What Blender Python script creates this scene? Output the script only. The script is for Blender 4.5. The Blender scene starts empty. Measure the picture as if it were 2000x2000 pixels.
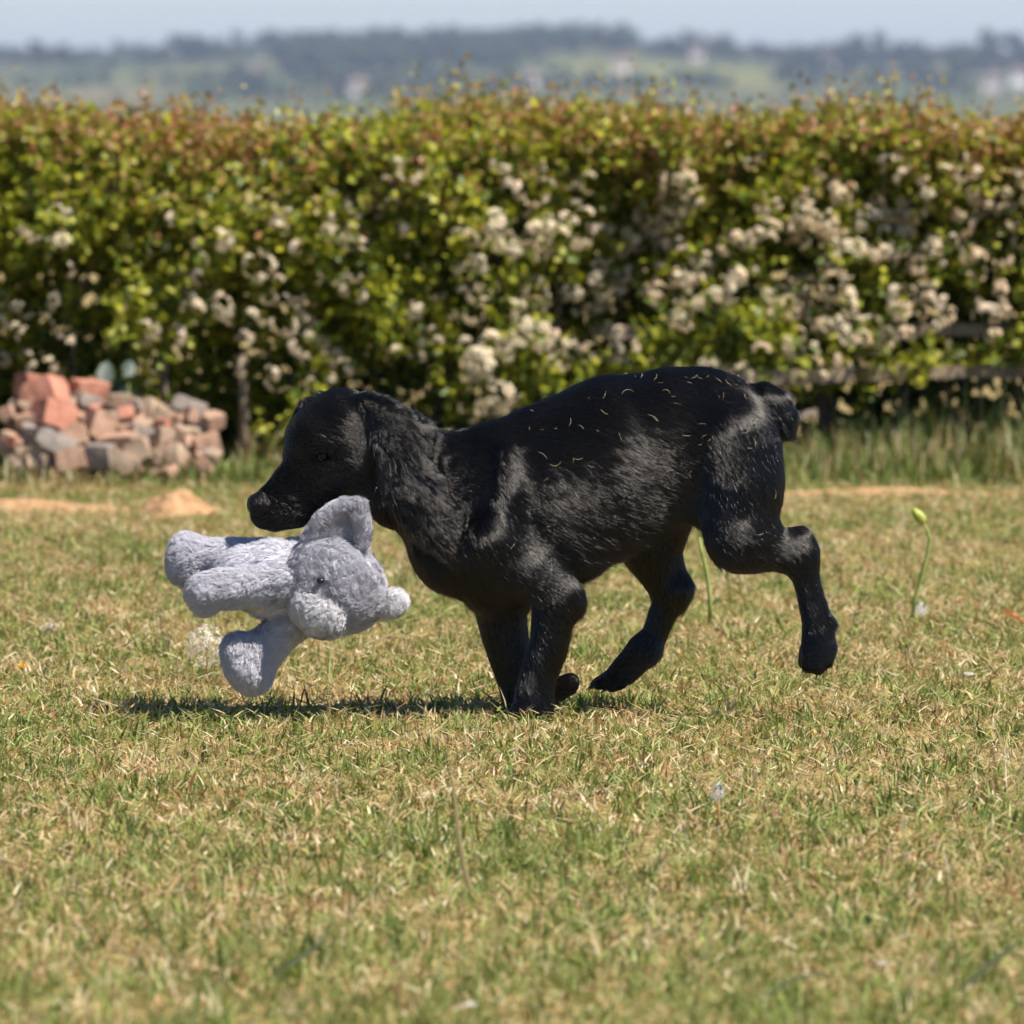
import bpy, bmesh, math, random
import numpy as np
from mathutils import Vector, Matrix, kdtree, bvhtree

RNG = np.random.default_rng(11)
random.seed(11)
R = math.radians
sc = bpy.context.scene
COL = sc.collection

# ------------------------------------------------------------------ camera, sky, sun, exposure
CAM_H, CAM_D = 0.8134, 8.0
FPX = 11944.0                                  # focal length in pixels of a 2000 px wide picture
cam = bpy.data.cameras.new('camera')
cam_o = bpy.data.objects.new('camera', cam)
COL.objects.link(cam_o)
cam.sensor_width = 36.0
cam.lens = 36.0 * FPX / 2000.0
cam_o.location = (0, -CAM_D, CAM_H)
cam_o.rotation_euler = (R(90) - math.atan(810 / FPX), 0, 0)
cam.clip_start = 0.1
cam.clip_end = 60000
cam.dof.use_dof = True
cam.dof.focus_distance = CAM_D - 0.22
cam.dof.aperture_fstop = 9.5
sc.camera = cam_o

SUN_EL, SUN_AZ = 56.0, -29.0                   # azimuth from +X, negative = towards the camera
sd = Vector((math.cos(R(SUN_EL)) * math.cos(R(SUN_AZ)), math.cos(R(SUN_EL)) * math.sin(R(SUN_AZ)), math.sin(R(SUN_EL))))
w = bpy.data.worlds.new('World')
sc.world = w
w.use_nodes = True
nt = w.node_tree
bg = nt.nodes['Background']
sky = nt.nodes.new('ShaderNodeTexSky')
sky.sky_type = 'NISHITA'
sky.sun_disc = False
sky.sun_elevation = R(SUN_EL)
sky.sun_rotation = R(90 - SUN_AZ)
sky.air_density = 0.85
sky.dust_density = 0.0
sky.ozone_density = 6.0
nt.links.new(sky.outputs[0], bg.inputs[0])
bg.inputs[1].default_value = 0.053
sun = bpy.data.lights.new('sun', 'SUN')
sun.energy = 4.2
sun.angle = R(0.53)
sun.color = (1.0, 0.925, 0.81)
sun_o = bpy.data.objects.new('sun', sun)
sun_o.rotation_euler = sd.to_track_quat('Z', 'Y').to_euler()
sun_o.location = (6, -3, 9)
COL.objects.link(sun_o)
vs = sc.view_settings
vs.view_transform = 'Standard'
vs.look = 'None'
vs.exposure = 1.2
vs.gamma = 1.0
vs.use_curve_mapping = False
sc.cycles.use_denoising = True
sc.cycles.max_bounces = 4
sc.cycles.diffuse_bounces = 2
sc.cycles.glossy_bounces = 2
sc.cycles.transmission_bounces = 3
sc.cycles.use_adaptive_sampling = True
sc.cycles.adaptive_threshold = 0.025
sc.cycles.volume_bounces = 0
sc.cycles.transparent_max_bounces = 8
sc.render.hair_type = 'STRIP'

# ------------------------------------------------------------------ helpers
S = 1.0 / 1493.0
def W(px, py, y=0.0):
    """a point of the plane in which the dog runs (photo pixels -> metres); y in the same unit"""
    return np.array(((px - 1000) * S, y * S, (1403 - py) * S))
def at(px, py, d):
    """a point at the distance d from the camera"""
    return Vector(((px - 1000) / FPX * d, d - CAM_D, CAM_H - (py - 190) / FPX * d))

def vnoise(x, y, z=0.0, f=1.0, seed=0):
    """smooth repeat-free noise, about -1..1"""
    r = np.random.default_rng(seed)
    out = 0.0
    for i in range(6):
        d = r.normal(size=3); d /= np.linalg.norm(d)
        ff = f * r.uniform(.6, 1.7); ph = r.uniform(0, 6.28)
        out = out + np.sin((x * d[0] + y * d[1] + z * d[2]) * ff * 6.28 + ph)
    return out / 3.0

def tag(o, label=None, cat=None, group=None, kind=None):
    if label: o['label'] = label
    if cat: o['category'] = cat
    if group: o['group'] = group
    if kind: o['kind'] = kind
    return o
def link(o, parent=None):
    COL.objects.link(o)
    if parent is not None: o.parent = parent
    return o
def empty(name, loc=(0, 0, 0), rot=(0, 0, 0)):
    o = bpy.data.objects.new(name, None)
    o.location = loc; o.rotation_euler = rot; o.empty_display_size = .05
    return link(o)
def mesh_np(name, V, F, mat=None, parent=None, cols=None, smooth=True):
    """V (n,3); F (m,k) with one k"""
    V = np.asarray(V, np.float32); F = np.asarray(F, np.int32)
    me = bpy.data.meshes.new(name)
    me.vertices.add(len(V)); me.vertices.foreach_set('co', V.ravel())
    k = F.shape[1]
    me.loops.add(F.size); me.loops.foreach_set('vertex_index', F.ravel())
    me.polygons.add(len(F))
    me.polygons.foreach_set('loop_start', np.arange(0, F.size, k, dtype=np.int32))
    me.update(calc_edges=True)
    if smooth: me.polygons.foreach_set('use_smooth', np.ones(len(F), bool))
    if cols is not None:
        a = me.attributes.new('tint', 'FLOAT_COLOR', 'POINT')
        c = np.ones((len(V), 4), np.float32); c[:, :3] = cols
        a.data.foreach_set('color', c.ravel())
    if mat: me.materials.append(mat)
    o = bpy.data.objects.new(name, me)
    return link(o, parent)
def mesh_py(name, V, F, mat=None, parent=None, smooth=False):
    me = bpy.data.meshes.new(name)
    me.from_pydata([tuple(v) for v in V], [], F)
    me.update()
    if smooth:
        for p in me.polygons: p.use_smooth = True
    if mat: me.materials.append(mat)
    return link(bpy.data.objects.new(name, me), parent)
def tube(pts, rad, n=6):
    """verts, quads of a tube with per-point radius and closed ends (fans as tris folded into quads)"""
    pts = np.asarray(pts, float); rad = np.broadcast_to(np.asarray(rad, float), (len(pts),))
    V = []; F = []
    up = np.array((0.31, .87, .38))
    for i, p in enumerate(pts):
        t = pts[min(i + 1, len(pts) - 1)] - pts[max(i - 1, 0)]; t = t / (np.linalg.norm(t) + 1e-9)
        a = np.cross(t, up); a /= np.linalg.norm(a) + 1e-9; b = np.cross(t, a)
        for k in range(n):
            an = 2 * math.pi * k / n
            V.append(p + rad[i] * (a * math.cos(an) + b * math.sin(an)))
    for i in range(len(pts) - 1):
        for k in range(n):
            F.append((i * n + k, i * n + (k + 1) % n, (i + 1) * n + (k + 1) % n, (i + 1) * n + k))
    F.append(tuple(range(n - 1, -1, -1))); F.append(tuple(range((len(pts) - 1) * n, len(pts) * n)))
    return V, F

# ------------------------------------------------------------------ materials
def mat_new(name):
    m = bpy.data.materials.new(name); m.use_nodes = True
    n = m.node_tree; p = n.nodes['Principled BSDF']
    return m, n, p
def mat_noise(name, c1, c2, scale=20, rough=.9, spec=.2, bump=0.0, detail=6, c3=None):
    m, n, p = mat_new(name)
    tc = n.nodes.new('ShaderNodeTexCoord')
    nz = n.nodes.new('ShaderNodeTexNoise'); nz.inputs['Scale'].default_value = scale; nz.inputs['Detail'].default_value = detail
    n.links.new(tc.outputs['Object'], nz.inputs['Vector'])
    cr = n.nodes.new('ShaderNodeValToRGB')
    cr.color_ramp.elements[0].position = .35; cr.color_ramp.elements[1].position = .65
    cr.color_ramp.elements[0].color = (*c1, 1); cr.color_ramp.elements[1].color = (*c2, 1)
    if c3:
        e = cr.color_ramp.elements.new(.5); e.color = (*c3, 1)
    n.links.new(nz.outputs['Fac'], cr.inputs['Fac'])
    n.links.new(cr.outputs[0], p.inputs['Base Color'])
    p.inputs['Roughness'].default_value = rough
    p.inputs['Specular IOR Level'].default_value = spec
    if bump:
        b = n.nodes.new('ShaderNodeBump'); b.inputs['Strength'].default_value = bump; b.inputs['Distance'].default_value = .01
        n.links.new(nz.outputs['Fac'], b.inputs['Height']); n.links.new(b.outputs[0], p.inputs['Normal'])
    return m
def mat_leafy(name, transl=.35, rough=.5, spec=.3, gain=1.0):
    """tint attribute drives the colour; some light passes through the blade"""
    m, n, p = mat_new(name)
    a = n.nodes.new('ShaderNodeAttribute'); a.attribute_name = 'tint'
    n.links.new(a.outputs['Color'], p.inputs['Base Color'])
    p.inputs['Roughness'].default_value = rough; p.inputs['Specular IOR Level'].default_value = spec
    tr = n.nodes.new('ShaderNodeBsdfTranslucent')
    mx = n.nodes.new('ShaderNodeMix'); mx.data_type = 'RGBA'; mx.blend_type = 'MULTIPLY'; mx.inputs['Factor'].default_value = 1
    mx.inputs['B'].default_value = (1.05, 1.1, .6, 1) if name != 'petal' else (1, 1, 1, 1)
    n.links.new(a.outputs['Color'], mx.inputs['A']); n.links.new(mx.outputs['Result'], tr.inputs['Color'])
    ms = n.nodes.new('ShaderNodeMixShader'); ms.inputs[0].default_value = transl
    n.links.new(p.outputs[0], ms.inputs[1]); n.links.new(tr.outputs[0], ms.inputs[2])
    n.links.new(ms.outputs[0], n.nodes['Material Output'].inputs['Surface'])
    return m

M = {}
M['grass'] = mat_leafy('grass_blade', .3, .55, .25)
M['leaf'] = mat_leafy('hawthorn_leaf', .3, .45, .35)
M['petal'] = mat_leafy('petal', .35, .7, .15)
M['bark'] = mat_noise('bark', (.10, .075, .055), (.24, .19, .14), 60, .9, .1, .6)
M['weathered'] = mat_noise('weathered_wood', (.20, .155, .12), (.34, .265, .20), 25, .85, .15, .4)
M['soil'] = mat_noise('dry_soil', (.27, .155, .08), (.42, .26, .145), 45, .95, .05, .8)

# ------------------------------------------------------------------ ground: one sheet from the lawn to the far hills
def ridge_z(x):
    return 25.5 + 6.0 * np.exp(-((x + 40) / 120.0) ** 2) + 1.6 * np.sin(x / 61.0 + 1) + 1.2 * np.sin(x / 33.0) - 2.0 * np.exp(-((x + 215) / 60.0) ** 2)
def ground_z(x, y):
    x = np.asarray(x, float); y = np.asarray(y, float)
    z = np.zeros(np.broadcast(x, y).shape)
    t = np.clip((y - 40) / 700, 0, 1); z = z - 24 * t * t * (3 - 2 * t)
    t = np.clip((y - 1700) / 800, 0, 1); z = z + 22 * t * t * (3 - 2 * t)
    t = np.clip((y - 2500) / 900, 0, 1); z = z + (ridge_z(x) + 2) * (t ** 1.1)
    t = np.clip((y - 3400) / 2500, 0, 1); z = z - 18 * t
    return z
xs = np.unique(np.concatenate([np.linspace(-4, 4, 41), np.linspace(-30, 30, 21), np.linspace(-700, 700, 141), np.linspace(-6000, 6000, 41)]))
ys = np.unique(np.concatenate([np.linspace(-40, 20, 41), np.linspace(20, 300, 21), np.linspace(300, 2400, 31), np.linspace(2400, 3600, 91), np.linspace(3600, 7000, 12)]))
GX, GY = np.meshgrid(xs, ys, indexing='ij')
GZ = ground_z(GX, GY)
nx, ny = GX.shape
idx = np.arange(nx * ny).reshape(nx, ny)
F = np.stack([idx[:-1, :-1], idx[1:, :-1], idx[1:, 1:], idx[:-1, 1:]], -1).reshape(-1, 4)
gc = np.zeros((nx, ny, 3)); gc[:] = (.25, .20, .095)
far = GY > 30
pat = vnoise(GX, GY, 0, 1 / 190., 5)[..., None]
fieldc = np.where(pat > .35, np.array((.10, .12, .05)), np.where(pat < -.45, np.array((.12, .12, .06)), np.array((.06, .09, .038))))
gc = np.where(far[..., None], fieldc, gc)
def far_px(px, py0, y):         # helper: world x of a far thing seen near pixel px
    return (px - 1000) / FPX * (y + CAM_D)
def field_at(px0, px1, d0, d1, c):
    global gc
    x0 = (px0 - 1000) / FPX * d0; x1 = (px1 - 1000) / FPX * d1
    m = (GX > x0) & (GX < x1) & (GY > d0) & (GY < d1)
    gc = np.where(m[..., None], np.array(c), gc)
field_at(1090, 1500, 2840, 3090, (.16, .175, .06))
field_at(1330, 1540, 2740, 2830, (.16, .175, .06))
field_at(200, 440, 2880, 3060, (.15, .15, .065))
field_at(-100, 330, 2560, 2760, (.17, .155, .085))
field_at(560, 640, 2650, 2760, (.19, .19, .09))
gm, n, p = mat_new('ground')
a = n.nodes.new('ShaderNodeAttribute'); a.attribute_name = 'tint'
tc = n.nodes.new('ShaderNodeTexCoord')
nz = n.nodes.new('ShaderNodeTexNoise'); nz.inputs['Scale'].default_value = 35; nz.inputs['Detail'].default_value = 8
n.links.new(tc.outputs['Object'], nz.inputs['Vector'])
mx = n.nodes.new('ShaderNodeMix'); mx.data_type = 'RGBA'; mx.blend_type = 'MULTIPLY'; mx.inputs['Factor'].default_value = 1
cr = n.nodes.new('ShaderNodeValToRGB'); cr.color_ramp.elements[0].color = (.45, .45, .4, 1); cr.color_ramp.elements[1].color = (1.45, 1.35, 1.2, 1)
cr.color_ramp.elements[0].position = .3; cr.color_ramp.elements[1].position = .7
n.links.new(nz.outputs['Fac'], cr.inputs['Fac'])
n.links.new(a.outputs['Color'], mx.inputs['A']); n.links.new(cr.outputs[0], mx.inputs['B'])
n.links.new(mx.outputs['Result'], p.inputs['Base Color']); p.inputs['Roughness'].default_value = .95; p.inputs['Specular IOR Level'].default_value = .1
tag(mesh_np('ground', np.stack([GX, GY, GZ], -1).reshape(-1, 3), F, gm, None, gc.reshape(-1, 3)), kind='structure')

# ------------------------------------------------------------------ implicit surfaces (for the dog and the plush toy)
def surface_nets(Fv, org, h):
    s = Fv < 0
    nx, ny, nz = Fv.shape
    c = np.zeros((nx - 1, ny - 1, nz - 1), np.int8)
    offs = [(i, j, k) for i in (0, 1) for j in (0, 1) for k in (0, 1)]
    def corner(o): return (slice(o[0], nx - 1 + o[0]), slice(o[1], ny - 1 + o[1]), slice(o[2], nz - 1 + o[2]))
    for o in offs: c += s[corner(o)]
    act = (c > 0) & (c < 8)
    I = np.argwhere(act)
    vid = -np.ones(c.shape, np.int32); vid[act] = np.arange(len(I))
    P = np.zeros((len(I), 3)); cnt = np.zeros(len(I))
    for o in offs:
        for ax in range(3):
            if o[ax]: continue
            o2 = list(o); o2[ax] = 1
            a_ = Fv[I[:, 0] + o[0], I[:, 1] + o[1], I[:, 2] + o[2]]
            b_ = Fv[I[:, 0] + o2[0], I[:, 1] + o2[1], I[:, 2] + o2[2]]
            m = (a_ < 0) != (b_ < 0)
            t = np.where(m, a_ / np.where(m, a_ - b_, 1), 0)
            q = np.tile(np.array(o, float), (len(I), 1)); q[:, ax] += t
            P[m] += q[m]; cnt[m] += 1
    P = (I + P / cnt[:, None]) * h + org
    faces = []
    for ax in range(3):
        b, d = [(1, 2), (2, 0), (0, 1)][ax]
        sl0 = [slice(None)] * 3; sl1 = [slice(None)] * 3
        sl0[ax] = slice(0, -1); sl1[ax] = slice(1, None)
        ch = s[tuple(sl0)] != s[tuple(sl1)]
        E = np.argwhere(ch)
        ok = (E[:, b] > 0) & (E[:, d] > 0) & (E[:, b] < Fv.shape[b] - 1) & (E[:, d] < Fv.shape[d] - 1)
        E = E[ok]
        def cell(db, dd):
            Q = E.copy(); Q[:, b] -= db; Q[:, d] -= dd
            return vid[Q[:, 0], Q[:, 1], Q[:, 2]]
        q = np.stack([cell(1, 1), cell(0, 1), cell(0, 0), cell(1, 0)], -1)
        inside = s[E[:, 0], E[:, 1], E[:, 2]]
        q = np.where(inside[:, None], q, q[:, ::-1])
        faces.append(q)
    return P, np.concatenate(faces)

def chain_dist(P, pr):
    """P (...,3) metres; pr['p'] list of (px,py,y,r) in pixels"""
    ky = pr.get('ky', 1.0)
    best = None
    pts = [(W(a[0], a[1], a[2]), a[3] * S) for a in pr['p']]
    if len(pts) == 1: pts = pts * 2
    for (a, ra), (b, rb) in zip(pts[:-1], pts[1:]):
        sc_ = np.array((1, 1 / ky, 1))
        A = a * sc_; B = b * sc_; ba = B - A; L2 = ba @ ba
        Q = P * sc_ - A
        t = np.clip((Q @ ba) / L2, 0, 1) if L2 > 1e-12 else np.zeros(Q.shape[:-1])
        d = np.linalg.norm(Q - t[..., None] * ba, axis=-1) - (ra + (rb - ra) * t)
        best = d if best is None else np.minimum(best, d)
    return best * min(1, ky) ** .5
def build_sdf(prims, h, noise=0.0, nf=9, pad=.03):
    pts = np.array([W(*q[:3]) for pr in prims for q in pr['p']]); rr = np.array([q[3] * S for pr in prims for q in pr['p']])
    lo = (pts - rr[:, None]).min(0) - pad; hi = (pts + rr[:, None]).max(0) + pad
    n_ = np.ceil((hi - lo) / h).astype(int) + 1
    ax = [lo[i] + h * np.arange(n_[i]) for i in range(3)]
    Fv = np.full(n_, 1.0, np.float64)
    for pr in prims:
        q = np.array([W(*a[:3]) for a in pr['p']]); r_ = max(a[3] for a in pr['p']) * S
        k = pr.get('k', .012); mg = r_ + .02 + k
        i0 = np.clip(np.floor((q.min(0) - mg - lo) / h).astype(int), 0, n_); i1 = np.clip(np.ceil((q.max(0) + mg - lo) / h).astype(int) + 1, 0, n_)
        sl = tuple(slice(i0[i], i1[i]) for i in range(3))
        G = np.stack(np.meshgrid(*[ax[i][i0[i]:i1[i]] for i in range(3)], indexing='ij'), -1)
        d = chain_dist(G, pr)
        f = Fv[sl]
        if pr.get('sub'):
            d = -d; hh = np.clip(.5 - .5 * (f - d) / k, 0, 1)
            Fv[sl] = f + (d - f) * hh + k * hh * (1 - hh)
        else:
            hh = np.clip(.5 + .5 * (d - f) / k, 0, 1)
            Fv[sl] = d + (f - d) * hh - k * hh * (1 - hh)
    if noise:
        G = np.stack(np.meshgrid(*ax, indexing='ij'), -1)
        near = np.abs(Fv) < .02
        q = G[near]
        Fv[near] += noise * vnoise(q[:, 0], q[:, 1], q[:, 2], nf, 3) + noise * .5 * vnoise(q[:, 0], q[:, 1], q[:, 2], nf * 2.3, 4)
    return surface_nets(Fv, lo, h)
def smooth_mesh(V, F, it=2, lam=.5):
    e = np.concatenate([F[:, [0, 1]], F[:, [1, 2]], F[:, [2, 3]], F[:, [3, 0]]])
    for _ in range(it):
        acc = np.zeros_like(V); c = np.zeros(len(V))
        for a_, b_ in ((0, 1), (1, 0)):
            np.add.at(acc, e[:, a_], V[e[:, b_]]); np.add.at(c, e[:, a_], 1)
        V = V + lam * (acc / np.maximum(c, 1)[:, None] - V)
    return V
def vnormals(V, F):
    fn = np.cross(V[F[:, 2]] - V[F[:, 0]], V[F[:, 3]] - V[F[:, 1]])
    N = np.zeros_like(V)
    for k in range(4): np.add.at(N, F[:, k], fn)
    return N / (np.linalg.norm(N, axis=1, keepdims=True) + 1e-12)
def nrm(v): return v / (np.linalg.norm(v, axis=-1, keepdims=True) + 1e-12)
def sample_surface(V, F, N, n, rng, weight=None):
    T = np.concatenate([F[:, [0, 1, 2]], F[:, [0, 2, 3]]])
    ar = np.linalg.norm(np.cross(V[T[:, 1]] - V[T[:, 0]], V[T[:, 2]] - V[T[:, 0]]), axis=1)
    if weight is not None: ar = ar * weight[T].mean(1)
    t = rng.choice(len(T), n, p=ar / ar.sum())
    r1 = np.sqrt(rng.random(n)); r2 = rng.random(n)
    bc = np.stack([1 - r1, r1 * (1 - r2), r1 * r2], -1)
    tv = T[t]
    return (V[tv] * bc[..., None]).sum(1), nrm((N[tv] * bc[..., None]).sum(1)), tv, bc
def curves_obj(name, P, rad, mat, parent=None, tint=None):
    """P (n,k,3); rad (k,) or (n,k)"""
    n_, k = P.shape[:2]
    hc = bpy.data.hair_curves.new(name)
    hc.add_curves([k] * n_)
    hc.attributes['position'].data.foreach_set('vector', P.astype(np.float32).ravel()) if 'position' in hc.attributes else hc.points.foreach_set('position', P.astype(np.float32).ravel())
    ra = hc.attributes.get('radius') or hc.attributes.new('radius', 'FLOAT', 'POINT')
    ra.data.foreach_set('value', np.broadcast_to(rad, (n_, k)).astype(np.float32).ravel())
    if tint is not None:
        a_ = hc.attributes.new('tint', 'FLOAT_COLOR', 'CURVE')
        c = np.ones((n_, 4), np.float32); c[:, :3] = tint
        a_.data.foreach_set('color', c.ravel())
    hc.materials.append(mat)
    return link(bpy.data.objects.new(name, hc), parent)

# ------------------------------------------------------------------ the dog
D_ = lambda *v: np.array(v, float)
BACK = D_(.88, 0, -.42)
dog_prims = [
    # torso
    dict(p=[(985, 985, 0, 152), (1090, 955, 0, 172), (1200, 900, 0, 168), (1300, 864, 0, 146), (1375, 865, 0, 146), (1425, 852, 0, 104)], ky=.60, k=.02, dir=BACK, len=.013),
    # neck and chest
    dict(p=[(985, 985, 0, 140), (880, 960, -2, 122), (800, 930, -6, 106), (722, 880, -10, 88)], ky=.62, k=.02, dir=D_(.9, 0, -.5), len=.016, wav=.3),
    dict(p=[(890, 1072, 0, 88), (945, 1105, 0, 78)], ky=.8, k=.03, dir=D_(.5, 0, -.85), len=.018, wav=.2),
    dict(p=[(1000, 1075, 0, 85), (1105, 1070, 0, 58)], ky=.85, k=.02, dir=D_(.8, 0, -.5), len=.014),
    # withers, rump
    dict(p=[(960, 870, -20, 42), (1040, 850, -16, 42)], k=.02, dir=BACK, len=.012),
    # near shoulder blade and upper arm
    dict(p=[(990, 880, -50, 34), (992, 960, -74, 36), (965, 1042, -76, 46)], k=.014, dir=D_(.45, 0, -.9), len=.009),
    dict(p=[(955, 1050, -66, 54), (1030, 1105, -66, 52), (1095, 1155, -62, 43)], k=.026, dir=D_(.75, 0, -.65), len=.008),
    dict(p=[(1114, 1174, -64, 26)], k=.010, dir=D_(.5, 0, -.8), len=.008),
    # near foreleg
    dict(p=[(1085, 1170, -66, 45), (1070, 1255, -64, 37), (1054, 1310, -62, 35), (1045, 1350, -62, 38), (1042, 1388, -62, 40)], ky=.8, k=.012, dir=D_(.45, 0, -.9), len=.007),
    dict(p=[(1022, 1388, -78, 18)], k=.006, dir=D_(-.5, 0, -.8), len=.0025), dict(p=[(1012, 1389, -62, 18)], k=.006, dir=D_(-.5, 0, -.8), len=.0025),
    dict(p=[(1014, 1388, -45, 18)], k=.006, dir=D_(-.5, 0, -.8), len=.0025),
    # far shoulder and foreleg, its paw folded back
    dict(p=[(975, 960, 55, 60), (955, 1075, 66, 62), (985, 1150, 66, 56)], k=.014, dir=D_(.3, 0, -.9), len=.01),
    dict(p=[(975, 1180, 64, 52), (984, 1240, 64, 46), (1002, 1310, 62, 38), (1012, 1366, 60, 33)], ky=.8, k=.014, dir=D_(.1, 0, -1), len=.008),
    dict(p=[(1014, 1372, 60, 28), (1066, 1370, 58, 25), (1108, 1344, 56, 23)], k=.01, dir=D_(1, 0, .2), len=.006),
    dict(p=[(1118, 1334, 48, 13)], k=.005, dir=D_(1, 0, .4), len=.0025), dict(p=[(1118, 1336, 64, 13)], k=.005, dir=D_(1, 0, .4), len=.0025),
    # near thigh, shank, hock, hind foot
    dict(p=[(1425, 860, -44, 88), (1446, 940, -60, 78), (1448, 1040, -64, 70)], ky=.72, k=.013, dir=D_(.55, 0, -.85), len=.011),
    dict(p=[(1405, 940, -66, 34), (1408, 1020, -74, 34)], k=.014, dir=D_(.5, 0, -.85), len=.01),
    dict(p=[(1478, 878, -46, 44), (1486, 960, -60, 36)], k=.014, dir=D_(.1, 0, -.95), len=.011),
    dict(p=[(1448, 1045, -66, 66), (1520, 1068, -62, 42), (1556, 1072, -60, 32)], ky=.75, k=.012, dir=D_(.9, 0, -.3), len=.008),
    dict(p=[(1561, 1046, -60, 26), (1563, 1090, -60, 31)], ky=.8, k=.014, dir=D_(.3, 0, -.9), len=.006),
    dict(p=[(1566, 1080, -60, 31), (1581, 1150, -60, 26), (1596, 1215, -60, 30), (1598, 1262, -60, 33)], ky=.8, k=.01, dir=D_(.5, 0, -.85), len=.007),
    dict(p=[(1584, 1262, -66, 18), (1577, 1296, -74, 14)], k=.004, dir=D_(-.2, 0, -1), len=.0025),
    dict(p=[(1600, 1264, -68, 18), (1597, 1300, -78, 14)], k=.004, dir=D_(-.2, 0, -1), len=.0025),
    dict(p=[(1615, 1258, -66, 17), (1614, 1288, -74, 13)], k=.004, dir=D_(-.2, 0, -1), len=.0025),
    dict(p=[(1580, 1268, -46, 18), (1574, 1290, -44, 15)], k=.005, dir=D_(-.2, 0, -1), len=.0025),
    dict(p=[(1618, 1205, -58, 12), (1626, 1210, -58, 7)], k=.006, dir=D_(.8, 0, -.5), len=.008),
    # flank fold
    dict(p=[(1348, 940, -42, 46), (1358, 984, -46, 24)], ky=.6, k=.02, dir=D_(.5, 0, -.8), len=.016),
    # far hind leg
    dict(p=[(1300, 960, 52, 80), (1275, 1070, 56, 60), (1303, 1140, 58, 41), (1306, 1180, 58, 30), (1282, 1240, 58, 25), (1262, 1272, 58, 28)], ky=.75, k=.014, dir=D_(-.05, 0, -1), len=.009),
    dict(p=[(1325, 1155, 58, 26)], k=.02, dir=D_(0, 0, -1), len=.007),
    dict(p=[(1262, 1275, 58, 32), (1222, 1318, 58, 30), (1190, 1338, 58, 19)], ky=1.0, k=.01, dir=D_(-.8, 0, -.5), len=.006),
    dict(p=[(1192, 1334, 40, 15), (1171, 1342, 38, 12)], k=.0025, dir=D_(-1, 0, -.2), len=.0025),
    dict(p=[(1184, 1335, 58, 15), (1166, 1342, 58, 12)], k=.004, dir=D_(-1, 0, -.2), len=.0025),
    dict(p=[(1188, 1337, 72, 14), (1172, 1343, 74, 11)], k=.004, dir=D_(-1, 0, -.2), len=.0025),
    dict(p=[(1216, 1338, 40, 15), (1196, 1347, 36, 12)], k=.0025, dir=D_(-1, 0, -.2), len=.0025),
    # tail
    dict(p=[(1440, 790, 0, 40), (1486, 770, -2, 25), (1518, 782, -4, 24), (1535, 812, -6, 22), (1536, 840, -6, 20)], k=.005, dir=D_(.5, 0, -.8), len=.012),
    # head
    dict(p=[(668, 842, -14, 86), (640, 858, -14, 80)], ky=.78, k=.012, dir=D_(.9, 0, -.42), len=.0055),
    dict(p=[(612, 846, -40, 40)], ky=.9, k=.014, dir=D_(.92, 0, -.36), len=.0045),
    dict(p=[(604, 852, 18, 44)], ky=.9, k=.014, dir=D_(.9, 0, .4), len=.005),
    dict(p=[(576, 872, 22, 24), (566, 893, 20, 18)], k=.012, dir=D_(.9, 0, .4), len=.005),
    dict(p=[(618, 912, -14, 64), (575, 948, -16, 50), (537, 975, -17, 37), (516, 989, -18, 26)], ky=.66, k=.014, dir=D_(.9, 0, -.40), len=.0030),
    dict(p=[(640, 945, -14, 44), (575, 992, -16, 40), (540, 1002, -17, 35), (517, 1008, -18, 22)], ky=.75, k=.01, dir=D_(.92, 0, -.36), len=.0025),
    dict(p=[(504, 1018, -40, 5), (545, 1014, -48, 6), (590, 1004, -52, 6), (640, 980, -54, 6)], k=.004, sub=True),
    dict(p=[(690, 895, -44, 52), (655, 915, -42, 40)], ky=.7, k=.016, dir=D_(.86, 0, -.5), len=.006),
    dict(p=[(700, 895, 18, 52)], ky=.7, k=.016, dir=D_(.95, 0, -.25), len=.006),
    # eye sockets and lids
    dict(p=[(620, 889, -70, 11), (645, 884, -72, 10)], k=.008, sub=True), dict(p=[(588, 884, 44, 11)], k=.006, sub=True),
    dict(p=[(606, 872, -60, 9), (630, 866, -66, 9), (657, 875, -64, 8)], k=.007, dir=D_(.9, 0, .4), len=.003),
    dict(p=[(616, 900, -60, 7), (636, 901, -65, 7), (654, 892, -66, 6)], k=.006, dir=D_(.9, 0, -.4), len=.003),
    # near ear, swept back over the neck
    dict(p=[(740, 802, -62, 24), (770, 856, -84, 38), (802, 945, -92, 52), (845, 1015, -90, 44), (876, 1050, -86, 24)], ky=.26, k=.006, dir=D_(.60, 0, -.80), len=.042, wav=.9),
    dict(p=[(715, 785, -44, 24), (752, 806, -56, 28), (815, 840, -52, 34)], k=.010, dir=D_(.8, 0, -.5), len=.012, wav=.4),
    # far ear
    dict(p=[(640, 785, 50, 22), (600, 800, 66, 24), (578, 850, 72, 26), (568, 892, 72, 16)], ky=.4, k=.006, dir=D_(-.2, 0, -1), len=.014, wav=.5),
]
dogV, dogF = build_sdf(dog_prims, .0034, noise=.0011, nf=11)
dogV = smooth_mesh(dogV, dogF, 2, .5)
dogN = vnormals(dogV, dogF)

skin, n, p = mat_new('dog_skin')
p.inputs['Base Color'].default_value = (.004, .0035, .0035, 1); p.inputs['Roughness'].default_value = .6; p.inputs['Specular IOR Level'].default_value = .1
hairm = bpy.data.materials.new('black_coat'); hairm.use_nodes = True
n = hairm.node_tree
n.nodes.remove(n.nodes['Principled BSDF'])
ph = n.nodes.new('ShaderNodeBsdfHairPrincipled')
ph.parametrization = 'COLOR'
ph.inputs['Color'].default_value = (.0022, .0016, .0014, 1)
ph.inputs['Roughness'].default_value = .145
ph.inputs['Radial Roughness'].default_value = .35
ph.inputs['Random Roughness'].default_value = .1
ph.inputs['IOR'].default_value = 1.6
n.links.new(ph.outputs[0], n.nodes['Material Output'].inputs['Surface'])

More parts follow.
